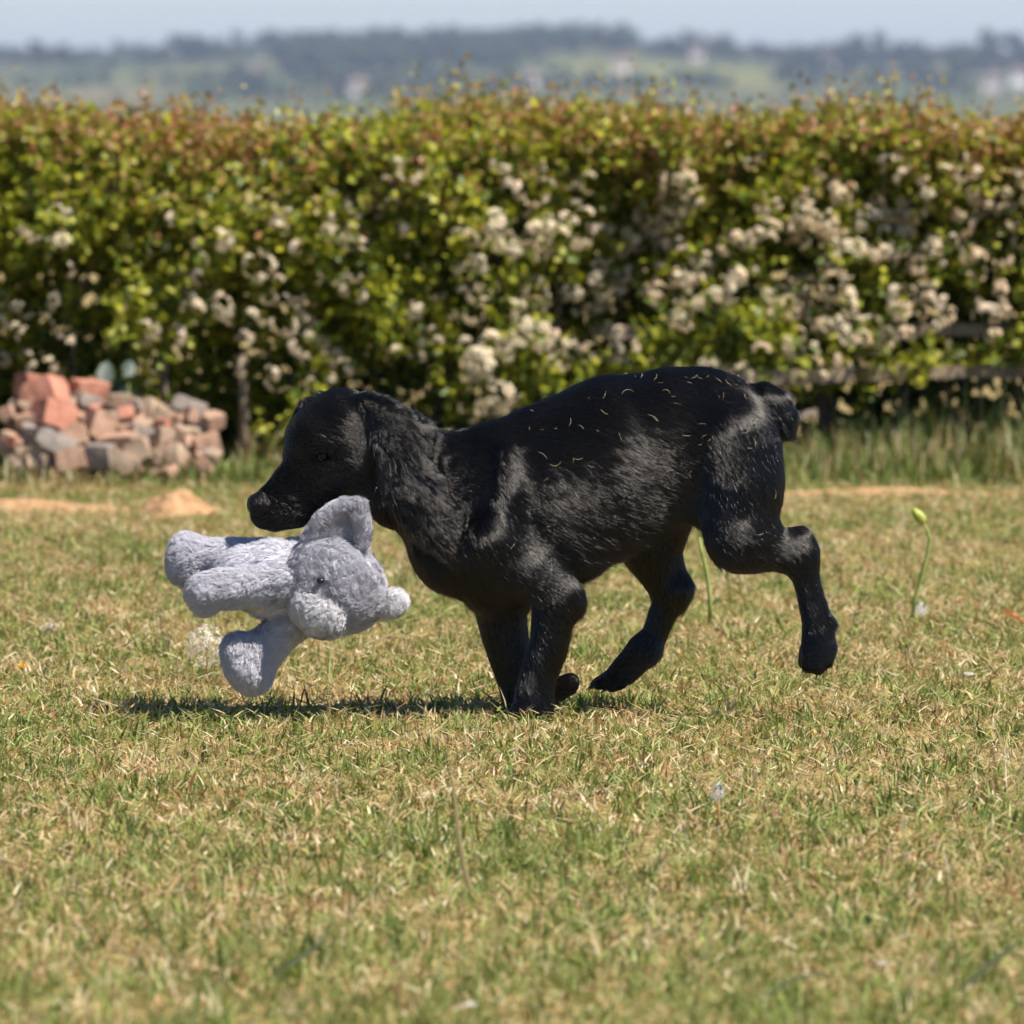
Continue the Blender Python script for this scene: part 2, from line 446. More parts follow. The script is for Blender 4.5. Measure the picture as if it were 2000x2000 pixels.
dog = empty('dog', (0, 0, 0))
tag(dog, 'black long-eared puppy running across the lawn with a grey plush toy in its mouth', 'dog')
dog_body = mesh_np('body', dogV, dogF, skin, dog)

def blend_field(V, prims):
    ws = 0; d_ = 0; L = 0; Wv = 0
    for pr in prims:
        if pr.get('sub'): continue
        d = chain_dist(V, pr)
        wt = np.exp(-np.clip(d, -.004, .2) / .006)
        ws = ws + wt; d_ = d_ + wt[:, None] * (pr['dir'] / np.linalg.norm(pr['dir'])); L = L + wt * pr['len']; Wv = Wv + wt * pr.get('wav', 0)
    return nrm(d_), L / ws, Wv / ws
fdir, flen, fwav = blend_field(dogV, dog_prims)
def make_coat(n_h, K, rng):
    wgt = np.where(dogN[:, 1] > .45, .45, 1.0) * np.where(flen < .005, .8, 1.0)
    P, N, tv, bc = sample_surface(dogV, dogF, dogN, n_h, rng, wgt)
    d = (fdir[tv] * bc[..., None]).sum(1); L = (flen[tv] * bc).sum(1); wv = (fwav[tv] * bc).sum(1)
    x, y, z = P.T
    turb = np.stack([vnoise(x, y, z, 6, s) for s in (21, 22, 23)], -1) * .15 + np.stack([vnoise(x, y, z, 40, s) for s in (24, 25, 26)], -1) * .09
    turb += np.stack([vnoise(x, y, z, 17, s) for s in (27, 28, 29)], -1) * (.42 * wv[:, None])
    turb = turb * np.clip(L / .010, .35, 1)[:, None]
    d = d + turb + rng.normal(size=d.shape) * .05
    d = nrm(d - (d * N).sum(1, keepdims=True) * N)
    L = L * rng.uniform(.65, 1.2, n_h)
    under = np.clip(-N[:, 2] - .25, 0, 1) * ((P[:, 0] > W(900, 0)[0]) & (P[:, 0] < W(1400, 0)[0]) & (P[:, 2] > W(0, 1185)[2]))
    L = L * (1 + 1.0 * under)
    t = np.linspace(0, 1, K)[None, :, None]
    ph_ = (vnoise(x, y, z, 14, 31) * 4.0)[:, None, None]
    B = np.cross(N, d)[:, None, :]
    legs = (P[:, 2] < W(0, 1130)[2])
    L = L * np.where(legs & (N[:, 0] > .55) & (P[:, 2] > W(0, 1300)[2]), 2.0, 1.0)            # feathering behind the legs
    fly = (rng.random(n_h) < .03) & (L > .006)
    L = np.where(fly, L * rng.uniform(1.2, 1.9, n_h), L)
    lift = (.17 + .12 * wv + .30 * under) * rng.uniform(.6, 1.4, n_h) * np.where(fly, 2.6, 1)
    lift = lift[:, None, None]
    Lx = L[:, None, None]
    C = P[:, None, :] + Lx * (t * d[:, None, :] + lift * (t - .55 * t * t) * N[:, None, :])
    C = C + wv[:, None, None] * .0048 * (np.sin(t * 8.5 + ph_) - np.sin(ph_)) * B * np.minimum(1, t * 2)
    # clumping: tips lean to the nearest guide
    ng = n_h // 26
    gi = rng.choice(n_h, ng, replace=False)
    kd = kdtree.KDTree(ng)
    for i, g in enumerate(gi): kd.insert(P[g], i)
    kd.balance()
    near = np.array([kd.find(q)[1] for q in P])
    G = C[gi[near]]
    cl = (.22 + .42 * np.clip(wv, 0, 1))[:, None, None] * t ** 1.3
    C = C + (G - C) * np.clip(cl, 0, .8)
    C[:, :, 2] -= (under[:, None] * L[:, None] * .35 * np.linspace(0, 1, K) ** 2)
    return C, L
C, L = make_coat(310000, 6, RNG)
rad = np.linspace(1, .12, 6)[None, :] * .00015 * np.ones((len(C), 1))
curves_obj('coat', C, rad, hairm, dog)

# claws on the visible toes
claw_m, n, p = mat_new('claw'); p.inputs['Base Color'].default_value = (.03, .025, .022, 1); p.inputs['Roughness'].default_value = .35
for a, b in [((1575, 1300, -78), (1570, 1313, -80)), ((1596, 1304, -82), (1592, 1318, -84)), ((1614, 1292, -78), (1612, 1305, -80)), ((1574, 1294, -42), (1566, 1311, -42)),
             ((1164, 1344, 32), (1149, 1353, 30)), ((1188, 1350, 30), (1174, 1358, 28)), ((1162, 1344, 58), (1146, 1354, 58)), ((1168, 1346, 76), (1153, 1355, 78)), ((1010, 1394, -82), (999, 1401, -84)), ((1000, 1396, -62), (990, 1402, -62))]:
    a_, b_ = W(*a), W(*b); m_ = (a_ + b_) / 2 + np.array((0, 0, .001))
    V, F = tube([a_, m_, b_], [.0018, .0014, .0005], 6)
    mesh_py('claw', V, F, claw_m, dog, True)
# eyes and nose
eye_m, n, p = mat_new('eye'); p.inputs['Base Color'].default_value = (.004, .002, .0015, 1); p.inputs['Roughness'].default_value = .06; p.inputs['Specular IOR Level'].default_value = .22
def ball(name, c, r, mat, parent, scale=(1, 1, 1)):
    bm = bmesh.new(); bmesh.ops.create_uvsphere(bm, u_segments=20, v_segments=12, radius=r)
    for v in bm.verts: v.co = Vector((v.co.x * scale[0], v.co.y * scale[1], v.co.z * scale[2])) + Vector(c)
    for f in bm.faces: f.smooth = True
    me = bpy.data.meshes.new(name); bm.to_mesh(me); bm.free(); me.materials.append(mat)
    return link(bpy.data.objects.new(name, me), parent)
ball('eye', W(631, 885, -62), .0084, eye_m, dog); ball('eye', W(588, 885, 32), .0080, eye_m, dog)
nose_prims = [dict(p=[(503, 982, -18, 22), (516, 972, -18, 20)], ky=1.1, k=.008), dict(p=[(503, 990, -32, 15), (520, 984, -38, 11)], k=.008), dict(p=[(502, 990, -5, 14)], k=.008),
              dict(p=[(500, 997, -46, 7), (516, 994, -50, 6)], k=.005, sub=True), dict(p=[(490, 996, -6, 6)], k=.004, sub=True),
              dict(p=[(480, 1008, -18, 4), (484, 980, -18, 2)], k=.004, sub=True)]
nV, nF = build_sdf(nose_prims, .0013, noise=.0002, nf=120, pad=.02)
nose_m = mat_noise('nose_leather', (.004, .0035, .0035), (.008, .007, .007), 500, .3, .16, .35)
mesh_np('nose', nV, nF, nose_m, dog)

# dry grass clippings caught in the coat
bvh = bvhtree.BVHTree.FromPolygons([tuple(v) for v in dogV], [tuple(f) for f in dogF.tolist()])
clip_ms = [mat_noise('dry_clipping', (.30, .25, .14), (.46, .39, .24), 80, .7, .2), mat_noise('reddish_clipping', (.24, .12, .055), (.34, .19, .09), 80, .7, .2)]
def clipping_mesh(seed):
    r = random.Random(seed)
    L = r.choice((.004, .006, .008, .011, .014, .019)) * r.uniform(.85, 1.15); b = r.choice((0.04, .08, .15, .25, .6)) * r.choice((-1, 1)) * L; k = 5
    pts = [((i / (k - 1) - .5) * L, b * (1 - (2 * i / (k - 1) - 1) ** 2) * .5, .0009 * math.sin(3 * i + seed)) for i in range(k)]
    V, F = tube(pts, [.00012, .00022, .00026, .00022, .0001], 4)
    me = bpy.data.meshes.new('grass_clipping'); me.from_pydata([tuple(v) for v in V], [], F); me.update()
    me.materials.append(clip_ms[0 if r.random() < .7 else 1])
    return me
clips = [clipping_mesh(i) for i in range(20)]
spots = [(1113, 820), (1135, 830), (1085, 832), (1040, 800), (1035, 833), (1060, 835), (1150, 775), (1180, 768), (1222, 728), (1240, 733), (1252, 731), (1275, 712), (1340, 712), (1355, 708), (1313, 770), (1320, 785), (1300, 762),
         (1225, 764), (1275, 812), (1280, 815), (1370, 825), (1375, 848), (1385, 853), (1392, 850), (1368, 862), (1388, 868), (1290, 888), (1340, 845), (1365, 735), (1380, 733), (1400, 740), (1420, 745), (1436, 750), (1440, 733), (1402, 772), (1410, 770), (1455, 772),
         (1085, 898), (1060, 885), (1120, 893), (1130, 890), (1155, 905), (1167, 838), (1068, 930), (1103, 946), (1122, 968), (1130, 972), (1125, 963), (1072, 1022), (1083, 1030), (1240, 1038), (1245, 1034), (1281, 992), (1305, 915), (1315, 920), (1270, 918), (1350, 920),
         (1453, 833), (1470, 860), (1462, 870), (1510, 960), (1483, 1037), (1405, 878), (1395, 880), (1200, 1000), (1330, 900), (1300, 930), (1000, 1060), (1345, 745), (1290, 745), (1180, 800), (1210, 850), (915, 1100)]
cr_ = random.Random(4)
cam_p = Vector(cam_o.location)
for i, (px, py) in enumerate(spots):
    q = Vector(W(px, py, -60)); hit = bvh.ray_cast(cam_p, (q - cam_p).normalized())
    loc, nn = hit[0], hit[1]
    if loc is None: loc, nn = bvh.find_nearest(q)[:2]
    o = bpy.data.objects.new('grass_clipping', clips[(i * 7) % 20])
    tq = nn.to_track_quat('Z', 'Y').to_matrix().to_4x4()
    o.matrix_world = Matrix.Translation(loc + nn * .0026) @ tq @ Matrix.Rotation(cr_.uniform(0, 6.28), 4, 'Z') @ Matrix.Rotation(cr_.uniform(-.25, .25), 4, 'X')
    tag(o, 'short dry grass clipping stuck in the black coat of the dog', 'grass clipping', 'dry grass clippings stuck to the coat of the dog')
    link(o)

# ------------------------------------------------------------------ the plush toy
def plush_mat(name, c):
    m = bpy.data.materials.new(name); m.use_nodes = True; n = m.node_tree; p = n.nodes['Principled BSDF']
    tc = n.nodes.new('ShaderNodeTexCoord'); nz = n.nodes.new('ShaderNodeTexNoise'); nz.inputs['Scale'].default_value = 90; nz.inputs['Detail'].default_value = 3
    n.links.new(tc.outputs['Object'], nz.inputs['Vector'])
    cr = n.nodes.new('ShaderNodeValToRGB'); cr.color_ramp.elements[0].color = (*[v * .82 for v in c], 1); cr.color_ramp.elements[1].color = (*[min(1, v * 1.15) for v in c], 1)
    n.links.new(nz.outputs['Fac'], cr.inputs['Fac']); n.links.new(cr.outputs[0], p.inputs['Base Color'])
    p.inputs['Roughness'].default_value = .8; p.inputs['Specular IOR Level'].default_value = .15
    p.inputs['Sheen Weight'].default_value = .2
    return m
PL_LIGHT = plush_mat('plush_pale_grey', (.57, .565, .64)); PL_DARK = plush_mat('plush_mid_grey', (.475, .47, .535)); PL_WHITE = plush_mat('plush_whitish', (.72, .71, .75))
toy = empty('plush_toy', tuple(W(560, 1130, -82)))
tag(toy, 'floppy pale grey plush animal toy hanging from the mouth of the dog', 'plush toy')
def toy_part(name, prims, mat, dirv, L, n_h, parent=None, h=.0022, keep=True):
    V, F = build_sdf(prims, h, noise=.0017, nf=13)
    V = smooth_mesh(V, F, 2); N = vnormals(V, F)
    o0 = W(560, 1130, -60)
    o = mesh_np(name, V - o0, F, mat, parent or toy)
    P, Nn, tv, bc = sample_surface(V, F, N, n_h, RNG)
    x, y, z = P.T
    turb = np.stack([vnoise(x, y, z, 14, s) for s in (41, 42, 43)], -1) * .55 + np.stack([vnoise(x, y, z, 60, s) for s in (44, 45, 46)], -1) * .6
    d = np.array(dirv, float)[None] + turb + RNG.normal(size=P.shape) * .25
    d = nrm(d - (d * Nn).sum(1, keepdims=True) * Nn)
    K = 4; t = np.linspace(0, 1, K)[None, :, None]
    Ls = (L * RNG.uniform(.6, 1.25, n_h))[:, None, None]
    C = P[:, None, :] + Ls * (t * .75 * d[:, None, :] + (t - .35 * t * t) * .62 * Nn[:, None, :])
    ng = max(10, n_h // 22); gi = RNG.choice(n_h, ng, replace=False); kd = kdtree.KDTree(ng)
    for i, g in enumerate(gi): kd.insert(P[g], i)
    kd.balance(); near = np.array([kd.find(q)[1] for q in P])
    C = C + (C[gi[near]] - C) * (.42 * t ** 1.2)
    curves_obj('pile', C - o0, np.linspace(1, .25, K)[None] * .00021, mat, o)
    return o
toy_part('body', [dict(p=[(480, 1122, -52, 62), (540, 1128, -58, 78), (600, 1130, -62, 70)], ky=.85)], PL_LIGHT, (-.9, 0, -.3), .0092, 18000)
toy_part('leg', [dict(p=[(575, 1096, 20, 43), (480, 1096, 38, 38), (400, 1092, 40, 38), (372, 1092, 40, 42)], k=.012), dict(p=[(364, 1078, 38, 34), (360, 1110, 36, 33)], k=.012)], PL_LIGHT, (-.9, 0, -.1), .0092, 30000)
toy_part('leg', [dict(p=[(580, 1130, -98, 40), (500, 1134, -104, 37), (430, 1141, -106, 36), (412, 1146, -106, 37)], k=.012), dict(p=[(402, 1152, -108, 27), (404, 1168, -108, 20)], k=.014), dict(p=[(396, 1176, -146, 5), (480, 1154, -148, 5), (570, 1132, -142, 5)], k=.009, sub=True)], PL_LIGHT, (-.9, 0, -.25), .0092, 32000)
toy_part('arm', [dict(p=[(600, 1182, -62, 40), (545, 1232, -66, 36), (505, 1276, -70, 39), (488, 1294, -70, 45)], k=.012), dict(p=[(470, 1262, -76, 34), (496, 1312, -70, 32)], k=.014)], PL_LIGHT, (-.5, 0, -.8), .0092, 30000)
head = toy_part('head', [dict(p=[(640, 1126, -74, 90), (652, 1134, -74, 92)], ky=.9, k=.012), dict(p=[(690, 1150, -70, 60)], ky=.9, k=.02), dict(p=[(632, 1122, -158, 8)], k=.006, sub=True)], PL_DARK, (.5, 0, .3), .010, 48000)
toy_part('muzzle', [dict(p=[(616, 1168, -116, 48), (634, 1180, -118, 52), (640, 1190, -112, 44)], ky=.85, k=.01)], PL_WHITE, (-.6, -.4, -.4), .0092, 20000)
toy_part('ear', [dict(p=[(612, 1048, -92, 22), (638, 1008, -94, 24), (674, 981, -92, 18), (700, 984, -92, 18), (709, 1022, -96, 17), (707, 1056, -100, 16)], ky=.7, k=.010), dict(p=[(660, 1042, -80, 44)], ky=.35, k=.014), dict(p=[(674, 1010, -78, 32)], ky=.35, k=.014),
                 dict(p=[(668, 1014, -112, 13), (678, 1050, -114, 17)], ky=.9, k=.010, sub=True)], PL_DARK, (.1, 0, 1), .0092, 18000)
toy_part('ear', [dict(p=[(744, 1176, -66, 24), (768, 1170, -68, 27)], ky=.9, k=.01)], PL_WHITE, (.8, 0, .2), .008, 6000)
btn, n, p = mat_new('toy_eye'); p.inputs['Base Color'].default_value = (.01, .01, .012, 1); p.inputs['Roughness'].default_value = .2
ball('eye', W(630, 1120, -157) - W(560, 1130, -60), .0046, btn, toy, (1.1, .7, .8))

# ------------------------------------------------------------------ grass
GREENS = np.array([(.14, .185, .045), (.18, .225, .055), (.24, .275, .08), (.105, .15, .04), (.30, .32, .12)])
STRAW = np.array([(.46, .34, .175), (.54, .43, .26), (.35, .235, .115), (.62, .53, .37), (.31, .17, .085), (.38, .31, .14)])
def blades(name, x, y, h, wd, lean, cols, z0=None, curl=.5, mat=None, rng=RNG):
    n_ = len(x)
    az = rng.uniform(0, 2 * np.pi, n_); la = rng.uniform(0, 2 * np.pi, n_)
    base = np.stack([x, y, (np.zeros(n_) if z0 is None else z0)], -1)
    side = np.stack([np.cos(az), np.sin(az), np.zeros(n_)], -1) * wd[:, None] * .5
    ld = np.stack([np.cos(la), np.sin(la), np.zeros(n_)], -1)
    def pt(t):
        return base + ld * (h * np.sin(lean) * (t + curl * t * t))[:, None] / (1 + curl) + np.array((0, 0, 1)) * (h * np.cos(lean) * (t - .25 * curl * t * t))[:, None]
    m = pt(.55); tp = pt(1.0)
    blunt = (rng.random(n_) < .55)[:, None]           # mown tips
    V = np.stack([base - side, base + side, m + side * .95, m - side * .95, np.where(blunt, tp + side * .6, tp)], 1).reshape(-1, 3)
    b = np.arange(n_)[:, None] * 5
    F = np.concatenate([b + np.array([[0, 1, 2]]), b + np.array([[0, 2, 3]]), b + np.array([[3, 2, 4]])])
    c = np.repeat(cols, 5, axis=0)
    return mesh_np(name, V, F, mat or M['grass'], None, c, smooth=False)
def lawn_points(n_):
    """uniform over the strip in view"""
    d = RNG.uniform(0, 1, n_ * 2)
    yy = -3.3 + 8.1 * d
    half = (yy + CAM_D) * 1000 / FPX
    u = RNG.uniform(-1, 1, n_ * 2)
    xx = u * (half * 1.12 + .08)
    keep = RNG.random(n_ * 2) < (half / half.max())
    xx, yy = xx[keep], yy[keep]
    return xx[:n_], yy[:n_]
def patch(x, y):
    return vnoise(x, y, 0, 3.0, 51) * .40 + vnoise(x, y, 0, 8, 52) * .45 + vnoise(x, y, 0, 20, 54) * .35 + vnoise(x, y, 0, .8, 53) * .25
def pick_cols(pg, n_):
    g = RNG.random(n_) < pg
    c = np.where(g[:, None], GREENS[RNG.integers(0, len(GREENS), n_)], STRAW[RNG.integers(0, len(STRAW), n_)])
    return c * RNG.uniform(.75, 1.25, (n_, 1))
def tufts(x, y, k):
    """k blades of one tuft share their colour family, height and way of leaning"""
    n_ = len(x)
    pn = patch(x, y)
    pg = np.clip(.66 + .55 * pn - .12 * np.clip((y - .3) / 2, 0, 1.2) + .16 * np.clip(-y / 2, 0, 1), .06, .95)
    c = pick_cols(pg, n_)
    h = (.014 + .013 * RNG.random(n_) ** 1.5 + .010 * np.clip(pn, 0, 1)) * (1 + .35 * np.clip(-y / 3, 0, 1))
    h = np.where(RNG.random(n_) < .03, h * 1.8, h)
    wd = RNG.uniform(.0014, .0036, n_); ln = np.abs(RNG.normal(0, .5, n_))
    r_ = lambda v: np.repeat(v, k, axis=0)
    X = r_(x) + RNG.normal(0, .006, n_ * k); Y = r_(y) + RNG.normal(0, .006, n_ * k)
    C_ = r_(c) * RNG.uniform(.85, 1.15, (n_ * k, 1))
    return X, Y, r_(h) * RNG.uniform(.6, 1.2, n_ * k), r_(wd) * RNG.uniform(.8, 1.15, n_ * k), (r_(ln) + np.abs(RNG.normal(0, .45, n_ * k))).clip(0, 1.45), C_
xa, ya = lawn_points(44000)
A = tufts(xa, ya, 5)
xm = np.concatenate([RNG.uniform(-2.2, 2.2, 36000), RNG.uniform(-5, 5, 18000)]); ym = RNG.uniform(-5.2, 5.2, 54000)
k_ = np.abs(xm) > (ym + CAM_D) * 1000 / FPX * 1.08
B_ = list(tufts(xm[k_], ym[k_], 4)); B_[3] = B_[3] * 1.9; B_[4] = (B_[4] * 1.15).clip(0, 1.45)
# dead blades lying in the sward
x2, y2 = lawn_points(82000)
pg2 = np.clip(.30 + .35 * patch(x2, y2), .04, .75)
dead = (x2, y2, RNG.uniform(.010, .032, len(x2)), RNG.uniform(.0012, .0034, len(x2)), RNG.uniform(1.1, 1.5, len(x2)), pick_cols(pg2, len(x2)))
cat_ = [np.concatenate(v) for v in zip(A, B_, dead)]
z0_ = np.concatenate([np.zeros(len(A[0]) + len(B_[0])), RNG.uniform(.002, .017, len(x2))])
g = blades('lawn_grass', *cat_, z0_)
tag(g, 'short mown lawn of green and straw coloured grass', 'grass', kind='stuff')

# rough grass and weeds along the foot of the hedge
nv = 40000
xv = RNG.uniform(-4.2, 4.2, nv); yv = 4.55 + .95 * RNG.random(nv) ** .8
rightness = np.clip((xv - .25) / .6, 0, 1)
hv = (.035 + .06 * RNG.random(nv)) * (1 + 1.1 * rightness * np.clip((yv - 4.6) / .5, 0, 1)) * (.45 + .55 * np.clip((yv - 4.5) / .35, 0, 1)) * np.clip(1 + .45 * vnoise(xv, yv, 0, 2.6, 63), .4, 1.6)
inrub = (xv > -1.22) & (xv < -.60)
hv = np.where(inrub, hv * .95, hv)
kk = ~(inrub & (yv > 4.90) & (RNG.random(nv) > .12))
edge = yv > 4.6 + .10 * vnoise(xv, 0 * xv, 0, 1.6, 61) + .1 * np.clip(-xv, 0, .5)
kk &= edge
pgv = np.clip(.62 + .35 * vnoise(xv, yv, 0, 1.7, 62), .15, .9)
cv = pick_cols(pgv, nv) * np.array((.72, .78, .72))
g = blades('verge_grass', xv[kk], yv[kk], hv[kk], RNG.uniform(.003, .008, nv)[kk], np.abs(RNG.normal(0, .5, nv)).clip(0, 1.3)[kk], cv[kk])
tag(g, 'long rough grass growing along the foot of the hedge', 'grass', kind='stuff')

# ------------------------------------------------------------------ hedge
# lobed hawthorn leaf, folded along the midrib
LT = np.array([(0, 0, -.03), (.30, .26, .05), (.20, .46, .0), (.46, .64, .06), (.20, .82, -.02), (0, 1.05, -.10), (-.20, .82, -.02), (-.46, .64, .06), (-.20, .46, .0), (-.30, .26, .05)])
LF = np.array([(0, 1, 2), (0, 2, 5), (2, 3, 4), (2, 4, 5), (0, 5, 8), (8, 5, 6), (8, 6, 7), (0, 8, 9)])
# a lighter one for the inner and side leaves
LT2 = np.array([(0, 0, 0), (.34, .4, .04), (.22, .85, .0), (0, 1.05, -.06), (-.22, .85, 0), (-.34, .4, .04)]); LF2 = np.array([(0, 1, 2), (0, 2, 3), (0, 3, 4), (0, 4, 5)])
def leaves_mesh(name, pos, dirs, size, cols, parent, mat, T=LT, Ft=LF, up_bias=.6, rng=RNG):
    n_ = len(pos)
    y_ = nrm(dirs)
    nn = rng.normal(size=(n_, 3)) * .75 + np.array((.12, -.35, up_bias)); nn = nn - (nn * y_).sum(1, keepdims=True) * y_
    z_ = nrm(nn); x_ = np.cross(y_, z_)
    B = np.stack([x_, y_, z_], 1)
    V = pos[:, None, :] + size[:, None, None] * np.einsum('vk,nkj->nvj', T, B)
    F = (np.arange(n_) * len(T))[:, None, None] + Ft[None]
    return mesh_np(name, V.reshape(-1, 3), F.reshape(-1, 3), mat, parent, np.repeat(cols, len(T), axis=0), smooth=False)
HY = 5.30                                   # front face of the hedge
def hedge_front(x, z):
    return HY + .09 * vnoise(x, z, 0, 1.3, 71) + .07 * vnoise(x, z, 0, 3.5, 72) + .10 * np.clip((z - .55) / .25, 0, 1) ** 2
def hedge_top(x):
    return .735 + .022 * vnoise(x, 0 * x, 0, .9, 73) + .016 * vnoise(x, 0 * x, 0, 3, 74) + .02 * np.clip(-x - .7, 0, 1)
def hedge_bottom(x):
    return .05 + .17 * np.clip((x - .30) / .25, 0, 1) + .03 * vnoise(x, 0 * x, 0, 1.5, 75)
hedge = empty('hawthorn_hedge', (0, HY + .4, 0))
tag(hedge, 'low clipped hawthorn hedge in white blossom running across behind the lawn', 'hedge')
HO = np.array((0, HY + .4, 0))
def shoots(n_, kind):
    """positions, directions, sizes, colours of leaves on shoots"""
    inner = kind == 'inner'
    x = np.where(RNG.random(n_) < .68, RNG.uniform(-1.55, 1.55, n_), RNG.uniform(-4.2, 4.2, n_))
    top = hedge_top(x); bot = hedge_bottom(x)
    if kind == 'top':
        y = HY + .05 + .75 * RNG.random(n_); z = top - RNG.random(n_) * .08 - .05 * ((y - HY - .4) / .4) ** 2
        d = np.stack([RNG.normal(0, .22, n_), RNG.normal(-.1, .22, n_), np.ones(n_)], -1)
        L = RNG.uniform(.04, .10, n_) * np.where(RNG.random(n_) < .12, 1.5, 1) * np.clip(1 + .6 * vnoise(x, y, 0, 2.2, 83), .5, 1.8)
        k = 9
    else:
        z = bot + (top - bot) * RNG.random(n_) ** .9
        y = hedge_front(x, z) + (RNG.uniform(.20, .42, n_) if inner else .03 + .12 * RNG.random(n_) ** 1.5)
        d = np.stack([RNG.normal(0, .55, n_), RNG.normal(-.75, .35, n_), RNG.normal(.30, .45, n_)], -1)
        L = RNG.uniform(.05, .12, n_)
        k = 8
        if not inner:
            hole = vnoise(x, z * 1.1, y * .3, 3.4, 76) * .6 + vnoise(x, z, 0, 8, 77) * .35
            thr = -.06 - .9 * np.clip((z - .38) / .3, 0, 1) + .12 * np.clip((.45 - z) / .3, 0, 1)
            kp = hole > thr
            x, y, z, d, L, top = x[kp], y[kp], z[kp], d[kp], L[kp], top[kp]
    d = nrm(d); n2 = len(x)
    t = (np.arange(k)[None] + RNG.random((n2, k))) / k
    base = np.stack([x, y, z], -1)
    P = base[:, None] + d[:, None] * (t * L[:, None])[..., None] + RNG.normal(0, .006, (n2, k, 3))
    ld = d[:, None] * .55 + RNG.normal(0, .75, (n2, k, 3)) + np.array((0, -.25, -.05))
    sz = RNG.uniform(.017, .034, (n2, k)) * (1.15 - .45 * t) * (.62 if kind == 'top' else 1.0)
    # leaf colours: young growth towards the top is bronze
    hz = P[..., 2] - top[:, None]
    bron = np.clip(1 + hz / .26, 0, 1) * np.clip(.85 + .5 * vnoise(P[..., 0], P[..., 2], 0, 1.4, 78), .2, 1.2)
    warm = np.clip(.5 + .5 * vnoise(P[..., 0], P[..., 2], 0, 1.1, 79) - .25 * P[..., 0], 0, 1)
    g1 = np.array((.24, .26, .026)); g2 = np.array((.35, .345, .028)); g3 = np.array((.10, .15, .022)); br = np.array((.31, .145, .065)); ol = np.array((.33, .26, .07))
    r_ = RNG.random((n2, k))[..., None]
    c = np.where(r_ < .45, g1, np.where(r_ < .75, g2 * (.75 + .35 * warm[..., None]), g3))
    rb = RNG.random((n2, k)); c = np.where((rb < bron * (.8 if kind == 'top' else .5))[..., None], np.where(RNG.random((n2, k, 1)) < np.clip(.12 + .75 * (1 + hz[..., None] / .10), .12, .6), br, ol), c)
    c = c * RNG.uniform(.8, 1.25, (n2, k, 1))
    return P.reshape(-1, 3), ld.reshape(-1, 3), sz.reshape(-1), c.reshape(-1, 3)
P_, d_, s_, c_ = shoots(8000, 'front')
o = leaves_mesh('foliage', P_ - HO, d_, s_, c_, hedge, M['leaf']); o['kind'] = 'stuff'
P_, d_, s_, c_ = shoots(7000, 'top')
o = leaves_mesh('top_foliage', P_ - HO, d_, s_ * 1.1, c_, hedge, M['leaf'], LT2, LF2); o['kind'] = 'stuff'
P_, d_, s_, c_ = shoots(3600, 'inner')
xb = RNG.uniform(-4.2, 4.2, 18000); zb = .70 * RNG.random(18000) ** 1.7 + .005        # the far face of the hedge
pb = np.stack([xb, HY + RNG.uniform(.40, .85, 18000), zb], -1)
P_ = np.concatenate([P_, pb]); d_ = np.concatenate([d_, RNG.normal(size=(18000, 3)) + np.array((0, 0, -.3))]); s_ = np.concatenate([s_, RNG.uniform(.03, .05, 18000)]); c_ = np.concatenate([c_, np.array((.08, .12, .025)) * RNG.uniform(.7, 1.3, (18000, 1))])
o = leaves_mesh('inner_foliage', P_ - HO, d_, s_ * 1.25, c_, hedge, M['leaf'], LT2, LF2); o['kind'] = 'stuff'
# woody stems, each its own
hr = random.Random(8)
for i in range(46):
    x = -2.3 + 4.6 * i / 45 + hr.uniform(-.05, .05); y = HY + hr.uniform(.16, .42)
    pts = [Vector((x, y, -.02))]
    for k in range(6): pts.append(pts[-1] + Vector((hr.uniform(-.05, .05), hr.uniform(-.04, .04), .115)))
    r0 = hr.uniform(.006, .014)
    V, F = tube([np.array(v) - HO for v in pts], [r0 * (1 - .1 * k) for k in range(7)], 6)
    mesh_py('stem', V, F, M['bark'], hedge, True)

# blossom clusters: small five-petalled flowers packed in a dome
def blossom_mesh(seed, pink):
    r = np.random.default_rng(seed); V = []; F = []; C = []
    nf = r.integers(9, 15)
    for i in range(nf):
        u = r.normal(size=3) * np.array((1, .8, .75)); u[1] = -abs(u[1]) * .8 - .1; u[2] = u[2] * .6 + .55; u[0] += .15; u = u / np.linalg.norm(u)
        c = u * np.array((.019, .013, .015)) * r.uniform(.8, 1.1)
        a_ = np.cross(u, (0.2, .1, 1)); a_ /= np.linalg.norm(a_); b_ = np.cross(u, a_)
        rr = r.uniform(.0062, .0088); ph_ = r.uniform(0, 6)
        col = np.array((.90, .77, .65)) * r.uniform(.85, 1.1) * (np.array((1, .86, .82)) if r.random() < pink else 1)
        b0 = len(V); V.append(c); C.append(np.array((.45, .42, .14)))
        for k in range(5):
            for j, (rad_, an) in enumerate(((.75, -.5), (1.05, 0), (.75, .5))):
                th = ph_ + k * 1.2566 + an
                V.append(c + rr * rad_ * (a_ * math.cos(th) + b_ * math.sin(th)) + u * rr * (.28 if j == 1 else .2)); C.append(col)
            q = b0 + 1 + 3 * k; F.append((b0, q, q + 1)); F.append((b0, q + 1, q + 2))
    me_o = mesh_np('blossom_cluster', np.array(V), np.array(F), M['petal'], None, np.array(C), smooth=False)
    me = me_o.data; bpy.data.objects.remove(me_o)
    return me
BL = [blossom_mesh(100 + i, .25 if i < 5 else .7) for i in range(9)]
